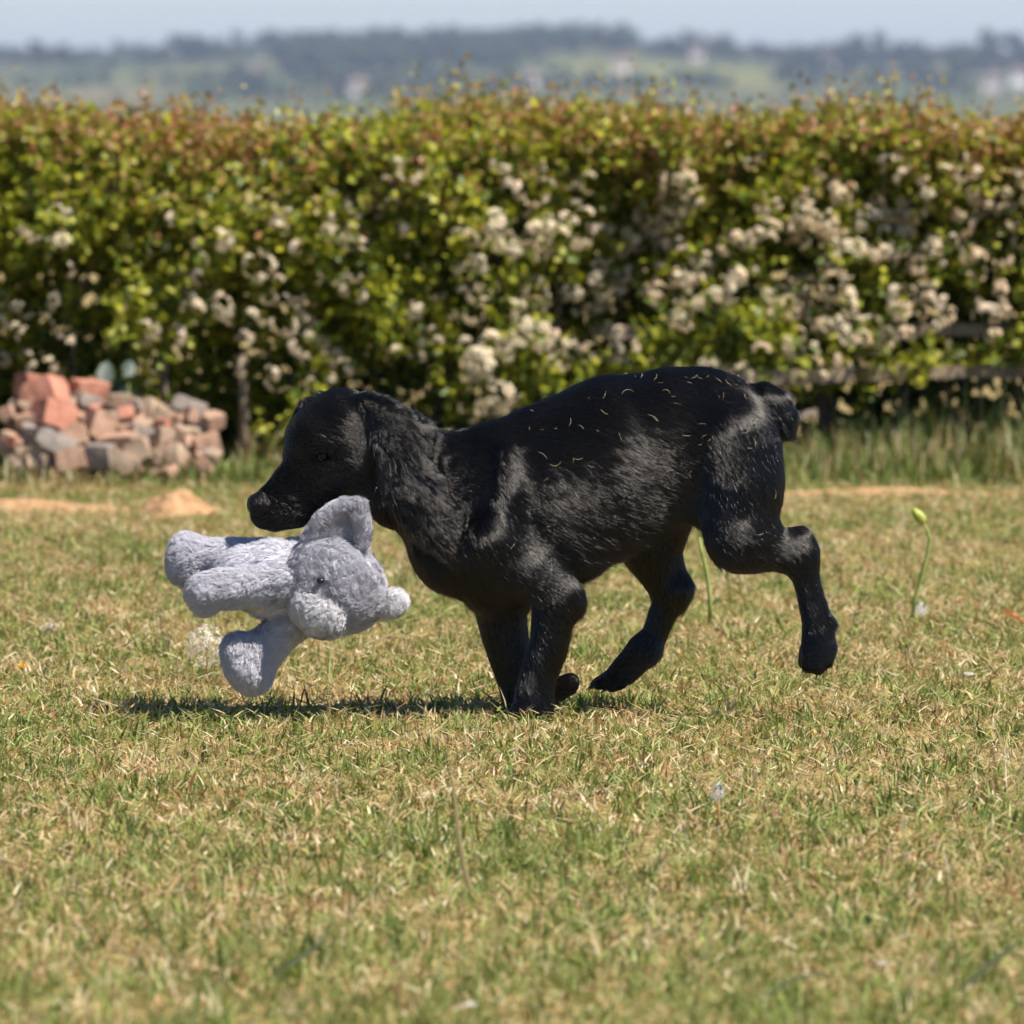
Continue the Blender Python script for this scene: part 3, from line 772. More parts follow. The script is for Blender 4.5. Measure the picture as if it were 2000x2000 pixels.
bl_px = [(62, 452), (120, 470), (135, 525), (133, 417), (335, 427), (308, 467), (105, 588), (0, 585), (40, 600), (75, 625), (25, 645), (40, 650), (130, 662), (10, 702), (95, 712), (118, 715), (65, 722), (300, 650), (348, 652), (440, 595), (450, 615), (370, 585), (375, 600), (430, 465), (445, 470), (395, 505), (365, 520), (385, 540), (525, 412), (555, 415), (545, 440), (575, 483), (488, 518), (530, 517), (505, 545), (545, 545), (525, 580), (515, 620), (580, 600), (590, 620), (565, 640), (550, 635), (480, 660), (575, 585), (585, 680), (630, 670), (630, 695), (655, 700), (675, 715), (530, 728), (540, 748), (645, 740), (660, 545), (670, 565), (655, 430), (690, 450), (680, 395), (640, 450), (675, 470), (290, 735), (485, 395), (450, 720),
         (700, 470), (735, 395), (755, 350), (790, 330), (815, 345), (790, 445), (905, 460), (920, 465), (895, 525), (935, 515), (845, 570), (860, 575), (812, 610), (810, 650), (825, 670), (822, 697), (925, 615), (930, 580), (940, 700), (945, 720), (955, 665), (930, 690), (985, 685), (1000, 675), (950, 740), (980, 770), (965, 795), (950, 775), (980, 800), (1030, 640), (1065, 650), (1000, 600), (1050, 565), (1060, 580), (1035, 570), (1080, 705), (1060, 670), (1000, 365), (1070, 355), (1050, 385), (985, 330), (1060, 440), (1045, 455), (1030, 460), (1075, 445), (1090, 450), (1055, 475), (1070, 485), (970, 435), (985, 470), (1000, 490), (965, 440), (1100, 430), (1140, 425), (1135, 465), (1165, 455), (1190, 455), (1145, 355), (1210, 490), (1225, 480), (1250, 470), (1240, 455), (1260, 425), (1280, 420), (1285, 445), (1315, 430), (1310, 410), (1295, 380), (1350, 395), (1345, 398), (1300, 355), (1345, 350), (1170, 520), (1180, 540), (1165, 545), (1185, 570), (1170, 570), (1160, 600), (1175, 595), (1210, 550), (1115, 570), (1320, 545), (1310, 540), (1375, 520), (1290, 470), (1320, 480), (1340, 500), (1195, 640), (1210, 655), (1190, 685), (1205, 690), (1240, 685), (1210, 715), (1150, 690), (1110, 685), (1285, 575), (1360, 590), (1390, 575),
         (1465, 318), (1605, 335), (1635, 370), (1645, 385), (1850, 345), (1900, 335), (1880, 340), (1735, 312), (1760, 345), (1770, 340), (1810, 380), (1935, 375), (1990, 355), (1955, 410), (1965, 415), (1920, 400), (1975, 440), (1885, 440), (1920, 405), (1730, 400), (1760, 395), (1700, 430), (1730, 420), (1770, 420), (1790, 420), (1770, 450), (1780, 460), (1565, 400), (1570, 420), (1630, 380), (1595, 435), (1610, 440), (1625, 425), (1640, 440), (1620, 455), (1640, 380), (1500, 420), (1510, 440), (1490, 450), (1445, 470), (1440, 465), (1480, 460), (1560, 460), (1570, 470), (1665, 485), (1700, 480), (1715, 490), (1730, 500), (1820, 485), (1835, 480), (1890, 490), (1900, 500), (1960, 505), (1440, 535), (1450, 545), (1435, 560), (1420, 570), (1405, 580), (1505, 575), (1510, 590), (1540, 570), (1560, 590), (1555, 605), (1570, 600), (1590, 610), (1545, 615), (1580, 575), (1620, 550), (1635, 565), (1655, 575), (1660, 600), (1615, 510), (1650, 530), (1600, 635), (1625, 630), (1570, 545), (1655, 650), (1680, 660), (1700, 635), (1730, 660), (1760, 655), (1750, 600), (1760, 610), (1755, 590), (1800, 610), (1810, 580), (1845, 605), (1850, 620), (1920, 610), (1955, 570), (1960, 605), (1940, 655), (1865, 680), (1640, 710), (1545, 680), (1590, 680), (1490, 680), (1360, 560), (1345, 545), (1330, 620), (1385, 715), (1450, 735), (1790, 520), (1800, 530)]
br_ = random.Random(5)
for i, (px, py) in enumerate(bl_px):
    v = at(px, py, HY + CAM_D)
    y = float(hedge_front(np.array(v.x), np.array(v.z))) - br_.uniform(.02, .085)
    v = at(px, py, y + CAM_D)
    o = bpy.data.objects.new('blossom_cluster', BL[br_.randrange(5) if px < 1150 else br_.randrange(9)])
    s_ = br_.uniform(.8, 1.45) * (.85 if py < 400 else 1) * (.78 if px < 900 else 1)
    o.scale = (s_ * br_.uniform(.85, 1.3), s_, s_ * br_.uniform(.8, 1.1)); o.rotation_euler = (br_.uniform(-.4, .4), br_.uniform(-3, 3), br_.uniform(-.5, .5))
    o.location = v - Vector(HO)
    link(o, hedge)

sat_V = []; sat_F = []; sat_C = []; off_ = 0
for i in range(760):                                  # loose small heads between the larger clusters
    px, py = bl_px[br_.randrange(len(bl_px))]
    px += br_.gauss(0, 26); py += br_.gauss(0, 20)
    if px < 900 and br_.random() < .6: continue
    if i > 520: px += br_.choice((-1, 1)) * br_.uniform(700, 2200)          # the hedge blossoms on beside the view
    if i > 520 and -20 < px < 2020: continue
    v = at(px, py, HY + CAM_D); v = at(px, py, float(hedge_front(np.array(v.x), np.array(v.z))) - br_.uniform(.0, .075) + CAM_D)
    me = BL[br_.randrange(5) if px < 1150 else br_.randrange(9)]
    q = np.empty(len(me.vertices) * 3, np.float32); me.vertices.foreach_get('co', q); q = q.reshape(-1, 3)
    f = np.empty(len(me.loops), np.int32); me.loops.foreach_get('vertex_index', f)
    cc = np.empty(len(me.vertices) * 4, np.float32); me.attributes['tint'].data.foreach_get('color', cc)
    an = br_.uniform(0, 6.28); ca, sa = math.cos(an), math.sin(an); s_ = br_.uniform(.4, .8)
    q = q @ np.array(((ca, 0, sa), (0, 1, 0), (-sa, 0, ca))) * s_ + np.array(v) - HO
    sat_V.append(q); sat_F.append(f.reshape(-1, 3) + off_); sat_C.append(cc.reshape(-1, 4)[:, :3]); off_ += len(q)
o = mesh_np('small_blossoms', np.concatenate(sat_V), np.concatenate(sat_F), M['petal'], hedge, np.concatenate(sat_C), False); o['kind'] = 'stuff'

# ------------------------------------------------------------------ rail fence in the hedge, stakes
fence = empty('rail_fence', (.55, HY + .12, 0))
tag(fence, 'weathered grey wooden rail fence showing through the gap under the hedge', 'fence')
def box_along(a, b, hh, tt, seed, mat, name, parent, org):
    """a rough-sawn board from a to b"""
    r = random.Random(seed); a = Vector(a); b = Vector(b); n_ = 7; V = []; F = []
    t = (b - a).normalized(); side = Vector((0, 1, 0)); upv = t.cross(side); upv = upv if abs(upv.z) > .3 or abs(upv.x) > .3 else Vector((0, 0, 1))
    for i in range(n_):
        c = a.lerp(b, i / (n_ - 1)) - Vector(org)
        for sy, sz in ((-1, -1), (1, -1), (1, 1), (-1, 1)):
            V.append(c + side * tt * sy * (1 + r.uniform(-.12, .12)) + upv * hh * sz * (1 + r.uniform(-.14, .14)))
    for i in range(n_ - 1):
        for k in range(4): F.append((i * 4 + k, i * 4 + (k + 1) % 4, i * 4 + 4 + (k + 1) % 4, i * 4 + 4 + k))
    F.append((3, 2, 1, 0)); F.append(tuple(range((n_ - 1) * 4, n_ * 4)))
    return mesh_py(name, V, F, mat, parent)
fo = (.55, HY + .12, 0)
yf = HY + .02
box_along((.47, yf - .15, .205), (.74, yf - .10, .218), .017, .010, 9, M['weathered'], 'rail', fence, fo)
box_along((.735, yf - .05, .215), (1.9, yf + .16, .225), .015, .010, 1, M['weathered'], 'rail', fence, fo)
box_along((.22, yf + .03, .300), (1.9, yf + .12, .315), .013, .009, 2, M['weathered'], 'rail', fence, fo)
box_along((.44, yf + .035, -.05), (.445, yf + .035, .40), .016, .012, 3, M['weathered'], 'post', fence, fo)
box_along((1.25, yf + .10, -.05), (1.25, yf + .10, .42), .018, .014, 4, M['weathered'], 'post', fence, fo)
box_along((.52, yf - .12, .10), (.66, yf - .10, .135), .008, .007, 5, M['weathered'], 'brace', fence, fo)
for nm, lab, (px, p0, p1), rr in (('wooden_stake', 'brown wooden stake standing in the hedge right of the rubble heap', (473, 690, 850), .012), ('wooden_stake', 'thin grey stake in the hedge just above the rubble heap', (318, 650, 770), .009)):
    b = at(px, p1, HY + CAM_D - .03); t = at(px - 3, p0, HY + CAM_D - .03)
    b.z = -.02
    o = empty('wooden_stake', b); o.location = b
    pts = [Vector((0, 0, 0)), Vector((.004, .002, (t.z - b.z) * .5)), Vector((-.003, 0, t.z - b.z))]
    V, F = tube([np.array(v) for v in pts], [rr, rr * .95, rr * .85], 8)
    bpy.data.objects.remove(o)
    o = mesh_py(nm, V, F, M['bark'], None, True); o.location = b
    tag(o, lab, 'stake')

# ------------------------------------------------------------------ rubble heap, bare earth
def chunk_mesh(seed, dims, mat, rough=.16):
    r = random.Random(seed); bm = bmesh.new()
    for sx in (-1, 1):
        for sy in (-1, 1):
            for sz in (-1, 1):
                c = Vector((sx * dims[0] * .5, sy * dims[1] * .5, sz * dims[2] * .5))
                if r.random() < .45:
                    for k in range(3):
                        q = c.copy(); q[k] *= 1 - r.uniform(.15, .55); bm.verts.new(q)
                else:
                    bm.verts.new(c * (1 - r.uniform(0, rough)))
    for k in range(5):
        u = Vector([r.gauss(0, 1) for _ in range(3)]).normalized()
        bm.verts.new(Vector((u.x * dims[0], u.y * dims[1], u.z * dims[2])) * .55)
    bmesh.ops.convex_hull(bm, input=bm.verts)
    for v in [v for v in bm.verts if not v.link_faces]: bm.verts.remove(v)
    me = bpy.data.meshes.new('chunk'); bm.to_mesh(me); bm.free(); me.materials.append(mat)
    return me
BR = [mat_noise('brick_orange', (.33, .145, .10), (.44, .21, .15), 30, .9, .1, .5), mat_noise('brick_pink', (.29, .18, .125), (.40, .26, .19), 35, .9, .1, .5),
      mat_noise('stone_tan', (.25, .18, .125), (.36, .27, .20), 30, .9, .1, .5), mat_noise('stone_grey', (.17, .145, .13), (.27, .23, .20), 30, .9, .1, .5)]
RC = at(215, 880, 12.95); RC.z = 0
rub = empty('rubble_heap', RC)
tag(rub, 'heap of broken red bricks and pale stones at the foot of the hedge', 'rubble heap')
# earth core under the heap
nu, nvv = 28, 12; V = []; F = []
for i in range(nvv):
    for k in range(nu):
        th = 2 * math.pi * k / nu; rr = i / (nvv - 1)
        hgt = .105 * (1 - rr ** 1.6) * (1 + .2 * math.sin(3 * th + 1)) + .008 * math.sin(9 * th + 5 * rr)
        V.append((.23 * rr * math.cos(th), .15 * rr * math.sin(th) + .03, hgt - .012))
for i in range(nvv - 1):
    for k in range(nu): F.append((i * nu + k, (i + 1) * nu + k, (i + 1) * nu + (k + 1) % nu, i * nu + (k + 1) % nu))
mesh_py('earth', V, F, mat_noise('rubble_earth', (.25, .17, .11), (.42, .31, .22), 50, .95, .05, .9), rub, True)
rr_ = random.Random(12)
def put_chunk(px, py, dy, dims, mi, name, seed):
    v = at(px, py, 12.95 + dy)
    o = bpy.data.objects.new(name, chunk_mesh(seed, dims, BR[mi])); o.location = v - RC
    o.rotation_euler = (rr_.uniform(-.5, .5), rr_.uniform(-.5, .5), rr_.uniform(-1.5, 1.5)); link(o, rub)
for i, (px, py, dy, dm, mi) in enumerate([(60, 752, .05, (.05, .07, .05), 0), (88, 775, .0, (.085, .07, .07), 0), (105, 815, -.04, (.09, .07, .06), 0), (172, 765, .03, (.075, .06, .05), 0), (165, 783, -.01, (.055, .05, .03), 3), (150, 805, .0, (.06, .06, .05), 1),
        (45, 815, .02, (.06, .06, .06), 2), (60, 845, -.05, (.06, .05, .05), 3), (105, 872, -.1, (.085, .06, .045), 3), (150, 860, -.08, (.06, .05, .05), 1), (190, 835, -.05, (.08, .06, .055), 1), (215, 812, .02, (.06, .06, .05), 2), (250, 830, 0, (.075, .06, .05), 1),
        (235, 870, -.08, (.085, .06, .06), 1), (195, 890, -.12, (.06, .05, .05), 3), (270, 885, -.1, (.07, .05, .05), 2), (300, 850, -.04, (.05, .05, .05), 3), (325, 860, -.06, (.06, .05, .05), 2), (285, 808, .02, (.06, .06, .05), 2), (330, 815, .0, (.07, .05, .04), 2),
        (372, 800, .0, (.075, .05, .035), 3), (385, 825, -.03, (.06, .05, .05), 3), (360, 850, -.05, (.06, .05, .045), 2), (395, 870, -.06, (.06, .05, .05), 1), (335, 895, -.1, (.06, .05, .05), 2), (65, 890, -.1, (.06, .05, .045), 2), (140, 900, -.12, (.06, .05, .045), 1), (20, 870, -.05, (.07, .05, .05), 2), (240, 905, -.13, (.07, .05, .045), 2)]):
    put_chunk(px, py, dy, dm, mi, 'brick' if mi < 2 else 'stone', 300 + i)
for i in range(110):
    px = rr_.uniform(10, 420); top_ = 775 + 40 * abs((px - 180) / 220) ** 1.5; py = rr_.uniform(top_, 925); s_ = rr_.uniform(.02, .045)
    put_chunk(px, py, -.13 * (py - 775) / 150 + rr_.uniform(-.01, .02), (s_, s_ * .9, s_ * .75), rr_.choice((1, 1, 2, 2, 3, 0)), 'stone', 400 + i)

def mound(name, cx, cy, rx, ry, hgt, mat, seed):
    nu, nv_ = 48, 20; V = []; F = []; r = np.random.default_rng(seed); p1, p2, p3 = r.uniform(0, 6, 3)
    for i in range(nv_):
        for k in range(nu):
            th = 2 * math.pi * k / nu; q = i / (nv_ - 1)
            edge = 1 + .16 * math.sin(3 * th + p1) + .08 * math.sin(7 * th + p2)
            x = rx * q * edge * math.cos(th); y = ry * q * edge * math.sin(th)
            z = hgt * (math.cos(math.pi * min(q, 1)) * .5 + .5) ** 1.25 + (1 - q) * .22 * hgt * float(vnoise(x, y, 0, 14, seed)) + .10 * hgt * (1 - q) * float(vnoise(x, y, 0, 45, seed + 1))
            V.append((x, y, z + .012 * (1 - q) - .003))
    for i in range(nv_ - 1):
        for k in range(nu): F.append((i * nu + k, (i + 1) * nu + k, (i + 1) * nu + (k + 1) % nu, i * nu + (k + 1) % nu))
    o = mesh_py(name, V, F, mat, None, True); o.location = (cx, cy, 0); return o
v = at(350, 1005, 11.75)
tag(mound('earth_mound', v.x - .01, 3.84, .12, .09, .046, M['soil'], 3), 'little pointed mound of dry orange earth at the edge of the lawn', 'earth mound')
v = at(120, 1005, 11.9)
o = mound('bare_earth', v.x - .12, 3.98, .42, .16, .018, M['soil'], 5)
tag(o, kind='structure')
v = at(1750, 965, 12.3)
o = mound('bare_earth', v.x, 4.42, .5, .07, .012, M['soil'], 6)
tag(o, kind='structure')

# ------------------------------------------------------------------ flowers and stalks on the lawn
stalk_m = mat_noise('green_stalk', (.16, .22, .05), (.26, .30, .09), 60, .6, .3)
bud_m = mat_noise('bud_green', (.22, .30, .05), (.42, .42, .10), 120, .6, .3)
rust_m = mat_noise('rust_stalk', (.36, .20, .07), (.46, .30, .12), 60, .7, .2)
def stalk(px0, py0, pts, r0, d, mat, parent):
    o0 = at(px0, py0, d)
    P = [np.array(at(a, b, d) - o0) for a, b in pts]
    V, F = tube(P, np.linspace(r0, r0 * .7, len(P)), 6)
    return mesh_py('stalk', V, F, mat, parent, True), o0
def ground_d(py): return FPX * CAM_H / (py - 190)
# cat's-ear bud on a tall bent stalk
d = ground_d(1212); o0 = at(1784, 1212, d); fl = empty('budding_flower', o0)
tag(fl, 'tall bent green stalk topped by a closed flower bud', 'flower')
stalk(1784, 1212, [(1784, 1212), (1790, 1170), (1803, 1125), (1814, 1080), (1818, 1052), (1812, 1035), (1804, 1022)], .0033, d, stalk_m, fl)
V, F = tube([np.array(at(a, b, d) - o0) for a, b in ((1806, 1024), (1802, 1016), (1794, 1005), (1787, 997), (1783, 995))], [.002, .0092, .0085, .005, .002], 8)
mesh_py('bud', V, F, bud_m, fl, True)
d = ground_d(1232); o0 = at(1388, 1232, d); fl = empty('grass_stalk', o0)
tag(fl, 'slender green flower stalk rising behind the raised hind leg of the dog', 'stalk')
stalk(1388, 1232, [(1390, 1232), (1388, 1170), (1382, 1120), (1372, 1080), (1366, 1050)], .004, d, stalk_m, fl)
def puff_mesh(seed, n_, r, tint):
    g_ = np.random.default_rng(seed); V = []; F = []; C = []
    for i in range(n_):
        u = g_.normal(size=3); u /= np.linalg.norm(u); a_ = np.cross(u, (.3, .2, .9)); a_ /= np.linalg.norm(a_); b_ = np.cross(u, a_)
        tip = u * r * g_.uniform(.85, 1.05); b = len(V)
        V += [u * r * .1 - a_ * .0002, u * r * .1 + a_ * .0002, tip]; C += [tint] * 3; F.append((b, b + 1, b + 2))
        for k in range(5):
            th = k * 1.2566; dd = a_ * math.cos(th) + b_ * math.sin(th); e_ = np.cross(u, dd)
            b = len(V); V += [tip - e_ * .0006, tip + e_ * .0006, tip + dd * r * .28 + u * r * .10]; C += [tint] * 3; F.append((b, b + 1, b + 2))
    o = mesh_np('seed_head', np.array(V), np.array(F), M['petal'], None, np.array(C), False)
    return o
def clock(px, pyb, pyt, r, label, sq=(1, 1, 1), tint=(.74, .68, .58), seed=1, n_=150, stem=rust_m):
    d = ground_d(pyb); o0 = at(px, pyb, d); fl = empty('dandelion_clock', o0); tag(fl, label, 'dandelion clock')
    stalk(px, pyb, [(px, pyb), (px + 2, (pyb + pyt) / 2), (px + 1, pyt)], .0018, d, stem, fl)
    o = puff_mesh(seed, n_, r, tint); o.parent = fl; o.location = at(px, pyt, d) - o0; o.scale = sq
clock(400, 1335, 1263, .026, 'fluffy dandelion seed head beside the lower arm of the plush toy', (1, 1, 1.1))
clock(1801, 1215, 1193, .011, 'small white seed head at the foot of the tall budding stalk', (.8, .8, 1.1), (.72, .76, .80), 2, 60)
clock(1404, 1625, 1552, .009, 'small whitish seed head on a rusty stem in the foreground lawn', (.8, .8, 1.3), (.66, .66, .74), 3, 50)
clock(95, 1245, 1228, .012, 'worn pale seed head on the lawn left of the toy', (1.4, .8, .7), (.72, .68, .64), 4, 50)
def flower_head(px, py, lift, r, tint, label, name, cat, seed):
    d = ground_d(py + lift); o0 = at(px, py + lift, d); fl = empty(name, o0); tag(fl, label, cat)
    stalk(px, py + lift, [(px, py + lift), (px + 1, py + lift * .5), (px, py)], .0012, d, stalk_m, fl)
    g_ = np.random.default_rng(seed); V = []; F = []; C = []
    for ring, (cnt, el, rr) in enumerate(((16, .18, 1.0), (13, .5, .8), (9, .9, .55))):
        for k in range(cnt):
            th = 2 * math.pi * k / cnt + ring * .3; dd = np.array((math.cos(th), math.sin(th), 0)); e_ = np.array((-math.sin(th), math.cos(th), 0))
            b = len(V); tipp = (dd * math.cos(el) + np.array((0, 0, math.sin(el)))) * r * rr * g_.uniform(.85, 1.1)
            V += [e_ * 0 + dd * r * .08, tipp * .7 - e_ * r * .12, tipp, tipp * .7 + e_ * r * .12]; C += [np.array(tint) * g_.uniform(.85, 1.1)] * 4; F += [(b, b + 1, b + 2), (b, b + 2, b + 3)]
    o = mesh_np('petals', np.array(V), np.array(F), M['petal'], fl, np.array(C), False); o.location = at(px, py, d) - o0
flower_head(39, 1305, 22, .011, (.75, .42, .02), 'yellow dandelion flower low in the lawn near the left edge', 'dandelion_flower', 'flower', 1)
flower_head(1896, 1321, 20, .011, (.80, .74, .70), 'white clover-like flower in the lawn right of the raised hind foot', 'white_flower', 'flower', 2)
flower_head(1727, 1893, 22, .008, (.80, .74, .72), 'small white flower in the near lawn towards the bottom right', 'white_flower', 'flower', 3)
flower_head(918, 1975, 22, .008, (.80, .76, .74), 'small white flower at the bottom of the near lawn, below the dog', 'white_flower', 'flower', 4)
# fallen red leaf at the right edge
def fallen_leaf(px, py, s_, c, label, seed):
    d = ground_d(py); v = at(px, py, d)
    V = s_ * LT * np.array((1.2, 1, 1.2)) - np.array((0, s_ * .5, 0)); V[:, 2] += .25 * V[:, 0] ** 2 / s_
    o = mesh_np('fallen_leaf', V, LF, M['leaf'], None, np.tile(np.array(c), (len(V), 1)), False)
    o.location = v + Vector((0, 0, .018)); o.rotation_euler = (.5, .2, seed); tag(o, label, 'leaf')
fallen_leaf(1985, 1228, .045, (.40, .17, .09), 'fallen reddish leaf on the lawn at the right edge', 1.2)
# taller stray blades near the camera
stray_m = mat_noise('stray_blade', (.38, .44, .24), (.50, .54, .33), 30, .6, .3)
straw_m = mat_noise('straw_blade', (.50, .40, .20), (.58, .48, .27), 30, .6, .3)
def stray(pts, pyb, w0, mat, label):
    d = ground_d(pyb); o0 = at(pts[0][0], pyb, d); P = [at(a, b, d - .01 * i) - o0 for i, (a, b) in enumerate(pts)]
    V = []; F = []
    for i, q in enumerate(P):
        t = (P[min(i + 1, len(P) - 1)] - P[max(i - 1, 0)]).normalized(); s_ = t.cross(Vector((0, 1, .15))).normalized() * w0 * (1 - .75 * i / (len(P) - 1)); nn = Vector((0, -1, 0)) * w0 * .25
        V += [q - s_, q + nn, q + s_]
    for i in range(len(P) - 1):
        b = i * 3; F += [(b, b + 1, b + 4, b + 3), (b + 1, b + 2, b + 5, b + 4)]
    o = mesh_py('stray_grass', V, F, mat, None, True); o.location = o0; tag(o, label, 'grass blade', 'long stray grass blades in the near lawn', 'thing')
stray([(925, 1770), (905, 1700), (893, 1620), (885, 1540), (873, 1462)], 1770, .0036, straw_m, 'tall straw coloured blade with an amber tip standing in the middle of the near lawn')
stray([(1885, 1950), (1915, 1915), (1955, 1880), (1992, 1850)], 1950, .0052, stray_m, 'broad pale green blade slanting up at the bottom right corner')
stray([(520, 1925), (560, 1895), (610, 1860), (640, 1830), (648, 1790)], 1925, .0032, stray_m, 'pale curved blade arching in the near lawn at the bottom left')
stray([(1480, 1975), (1530, 1935), (1575, 1915), (1620, 1908)], 1975, .0032, stray_m, 'thin pale blade lying over the bottom of the near lawn')

# bluish dock leaves by the rubble
dock = empty('dock_plant', at(235, 900, 12.98) * 1.0); dock.location.z = 0
tag(dock, 'broad blue-green dock leaves between the rubble heap and the hedge', 'plant')
dm = mat_leafy('dock_leaf', .25, .5, .4)
for i, (px, py, L_, rz, tl) in enumerate([(205, 700, .085, .2, .3), (235, 735, .08, -.4, .1), (250, 690, .07, .6, .4), (215, 745, .07, -.1, .0), (185, 735, .06, .8, .2), (265, 745, .06, -.7, .2)]):
    L_ *= .7
    T = LT2 * np.array((1.0, 1, 1)) * L_ - np.array((0, L_ * .5, 0))
    o = mesh_np('leaf', T, LF2, dm, dock, np.tile(np.array((.05, .08, .062)), (len(T), 1)), False)
    v = at(px, py + 30, 13.05); o.location = v - dock.location; o.rotation_euler = (1.25 - tl * .5, rz, rz * .5)
    V, F = tube([np.array((0, 0, -v.z)), np.array((0.004, .004, -v.z * .5)), np.array((0, 0, -.03))], [.002, .0018, .0015], 5)
    q = mesh_py('leaf_stalk', V, F, stalk_m, dock, True); q.location = o.location

# ------------------------------------------------------------------ far hillside: woods, trees, houses
far_leaf = mat_leafy('far_foliage', .15, .7, .1)
def crown_arrays(seed, n_, rx, rz, zc, col):
    g_ = np.random.default_rng(seed)
    lobes = [(g_.normal(size=3) * np.array((rx * .45, rx * .45, rz * .4)), g_.uniform(.45, .7)) for _ in range(7)]
    li = g_.integers(0, 7, n_); u = nrm(g_.normal(size=(n_, 3))); rr = g_.uniform(.7, 1.0, n_)[:, None]
    c = np.array([l[0] for l in lobes])[li] + u * rr * np.array((rx, rx, rz)) * np.array([l[1] for l in lobes])[li][:, None]
    c[:, 2] += zc
    a_ = nrm(np.cross(u, g_.normal(size=(n_, 3)))); b_ = np.cross(u, a_); s_ = (g_.uniform(.20, .36, n_) * rx)[:, None]
    V = np.stack([c - a_ * s_ - b_ * s_ * .6, c + a_ * s_ - b_ * s_ * .5, c + b_ * s_], 1).reshape(-1, 3)
    C_ = np.repeat(np.array(col)[None] * g_.uniform(.7, 1.3, (n_, 1)), 3, axis=0)
    return V, np.arange(n_ * 3).reshape(-1, 3), C_
def place_far(px, y): return (px - 1000) / FPX * (y + CAM_D)
TREES = []
for i in range(5):
    V, F, C_ = crown_arrays(500 + i, 180, 4.2 + .5 * i % 2, 4.0 + .4 * i, 5.6, ((.050, .085, .028), (.062, .095, .03), (.045, .075, .03), (.07, .10, .035), (.05, .08, .035))[i])
    TREES.append((V, F, C_))
def merged(list_xyzs, name, label, cat, kind):
    Vs = []; Fs = []; Cs = []; off = 0
    for (x, y, s_, k) in list_xyzs:
        V, F, C_ = TREES[k]
        Vs.append(V * s_ + np.array((x, y, float(ground_z(x, y))))); Fs.append(F + off); Cs.append(C_); off += len(V)
    o = mesh_np(name, np.concatenate(Vs), np.concatenate(Fs), far_leaf, None, np.concatenate(Cs), False)
    return tag(o, label, cat, None, kind)
fr = random.Random(21)
wood = []
for row in range(9):
    y = 2960 + row * 55
    for px in np.arange(515 + (9 - row) * 6, 1180 + (row - 6) * 30, 27):
        if fr.random() < .9: wood.append((place_far(px + fr.uniform(-10, 10), y), y + fr.uniform(-15, 15), fr.uniform(.7, 1.05), fr.randrange(5)))
merged(wood, 'woodland', 'dense dark wood covering the crest of the far hill', 'woodland', 'stuff')
rows = []
def row_(px0, px1, y, step=22, s0=.5, s1=.9, p=.85):
    px = px0
    while px < px1:
        if fr.random() < p: rows.append((place_far(px, y), y + fr.uniform(-8, 8), fr.uniform(s0, s1), fr.randrange(5)))
        px += step * fr.uniform(.6, 1.3)
row_(-1800, 520, 3330); row_(-1800, 500, 3200, 24); row_(230, 480, 2840, 20, .35, .6); row_(-1700, 220, 2800, 26, .4, .7); row_(380, 1060, 2760, 24, .5, .85); row_(420, 1040, 2650, 26, .4, .8); row_(380, 900, 2560, 30, .4, .6); row_(470, 620, 2900, 24, .5, .8)
row_(1100, 3700, 3330, 20); row_(1180, 3700, 3220, 22, .6, .95, .95); row_(1540, 3700, 3120, 24, .6, .9); row_(1540, 3700, 3000, 26, .5, .9, .7); row_(1550, 3700, 2880, 26, .5, .8, .7); row_(1080, 1420, 2780, 22, .4, .75); row_(1240, 1430, 2730, 24, .5, .8); row_(1550, 3700, 2740, 30, .4, .7, .6); row_(1040, 1350, 2680, 28, .4, .6); row_(1500, 3700, 2600, 34, .3, .6, .6); row_(-1700, 420, 2540, 40, .3, .5, .5)
merged(rows, 'hedgerow_trees', 'lines of hedgerow trees between the fields on the far hill', 'trees', 'stuff')
trunk_m = mat_noise('far_trunk', (.10, .08, .06), (.16, .13, .10), 2, .9, .1)
tree_protos = []
for k in range(5):
    V, F, C_ = TREES[k]
    o = mesh_np('crown', V, F, far_leaf, None, C_, False); tree_protos.append(o.data); bpy.data.objects.remove(o)
tv_, tf_ = tube([np.array((0, 0, -.5)), np.array((.1, 0, 2.5)), np.array((0, .1, 6))], [.38, .3, .15], 7)
trunk_me = bpy.data.meshes.new('trunk'); trunk_me.from_pydata([tuple(v) for v in tv_], [], tf_); trunk_me.materials.append(trunk_m)
for i, (px, y, s_, lab) in enumerate([(75, 3390, 1.0, 'hazy tree on the far skyline near the left edge'), (235, 3390, .95, 'pointed hazy tree on the far skyline, left of the long low clump'),
        (350, 3390, 1.2, 'broad hazy tree on the far skyline, larger of the pair left of the wood'), (385, 3395, .95, 'smaller hazy tree just right of the broad skyline tree'), (465, 3390, 1.0, 'lone hazy skyline tree just left of the wooded crest'), (535, 3395, 1.05, 'tree at the left end of the wooded crest'),
        (1345, 3390, 1.05, 'hazy skyline tree right of the wooded crest, first of two'), (1410, 3390, 1.0, 'hazy skyline tree right of the wooded crest, second of two'), (1665, 3390, 1.15, 'dark hazy skyline tree right of the pale field, left one of a close pair'), (1715, 3390, 1.2, 'dark hazy skyline tree right of the pale field, right one of a close pair'),
        (1755, 3395, .9, 'small hazy tree beside the close pair on the right skyline'), (1930, 3380, 1.35, 'big hazy tree on the far skyline near the right edge'), (1975, 3390, 1.2, 'hazy tree on the far skyline at the right edge'), (1535, 2850, .9, 'dark tree at the right corner of the pale far field'), (1590, 2840, .75, 'small tree right of the pale far field')]):
    x = place_far(px, y); t = empty('far_tree', (x, y, float(ground_z(x, y)))); t.scale = (s_, s_, s_); t.rotation_euler = (0, 0, i * 1.3)
    tag(t, lab, 'tree', 'single trees on the far hill')
    for nm, me in (('crown', tree_protos[i % 5]), ('trunk', trunk_me)): link(bpy.data.objects.new(nm, me), t)
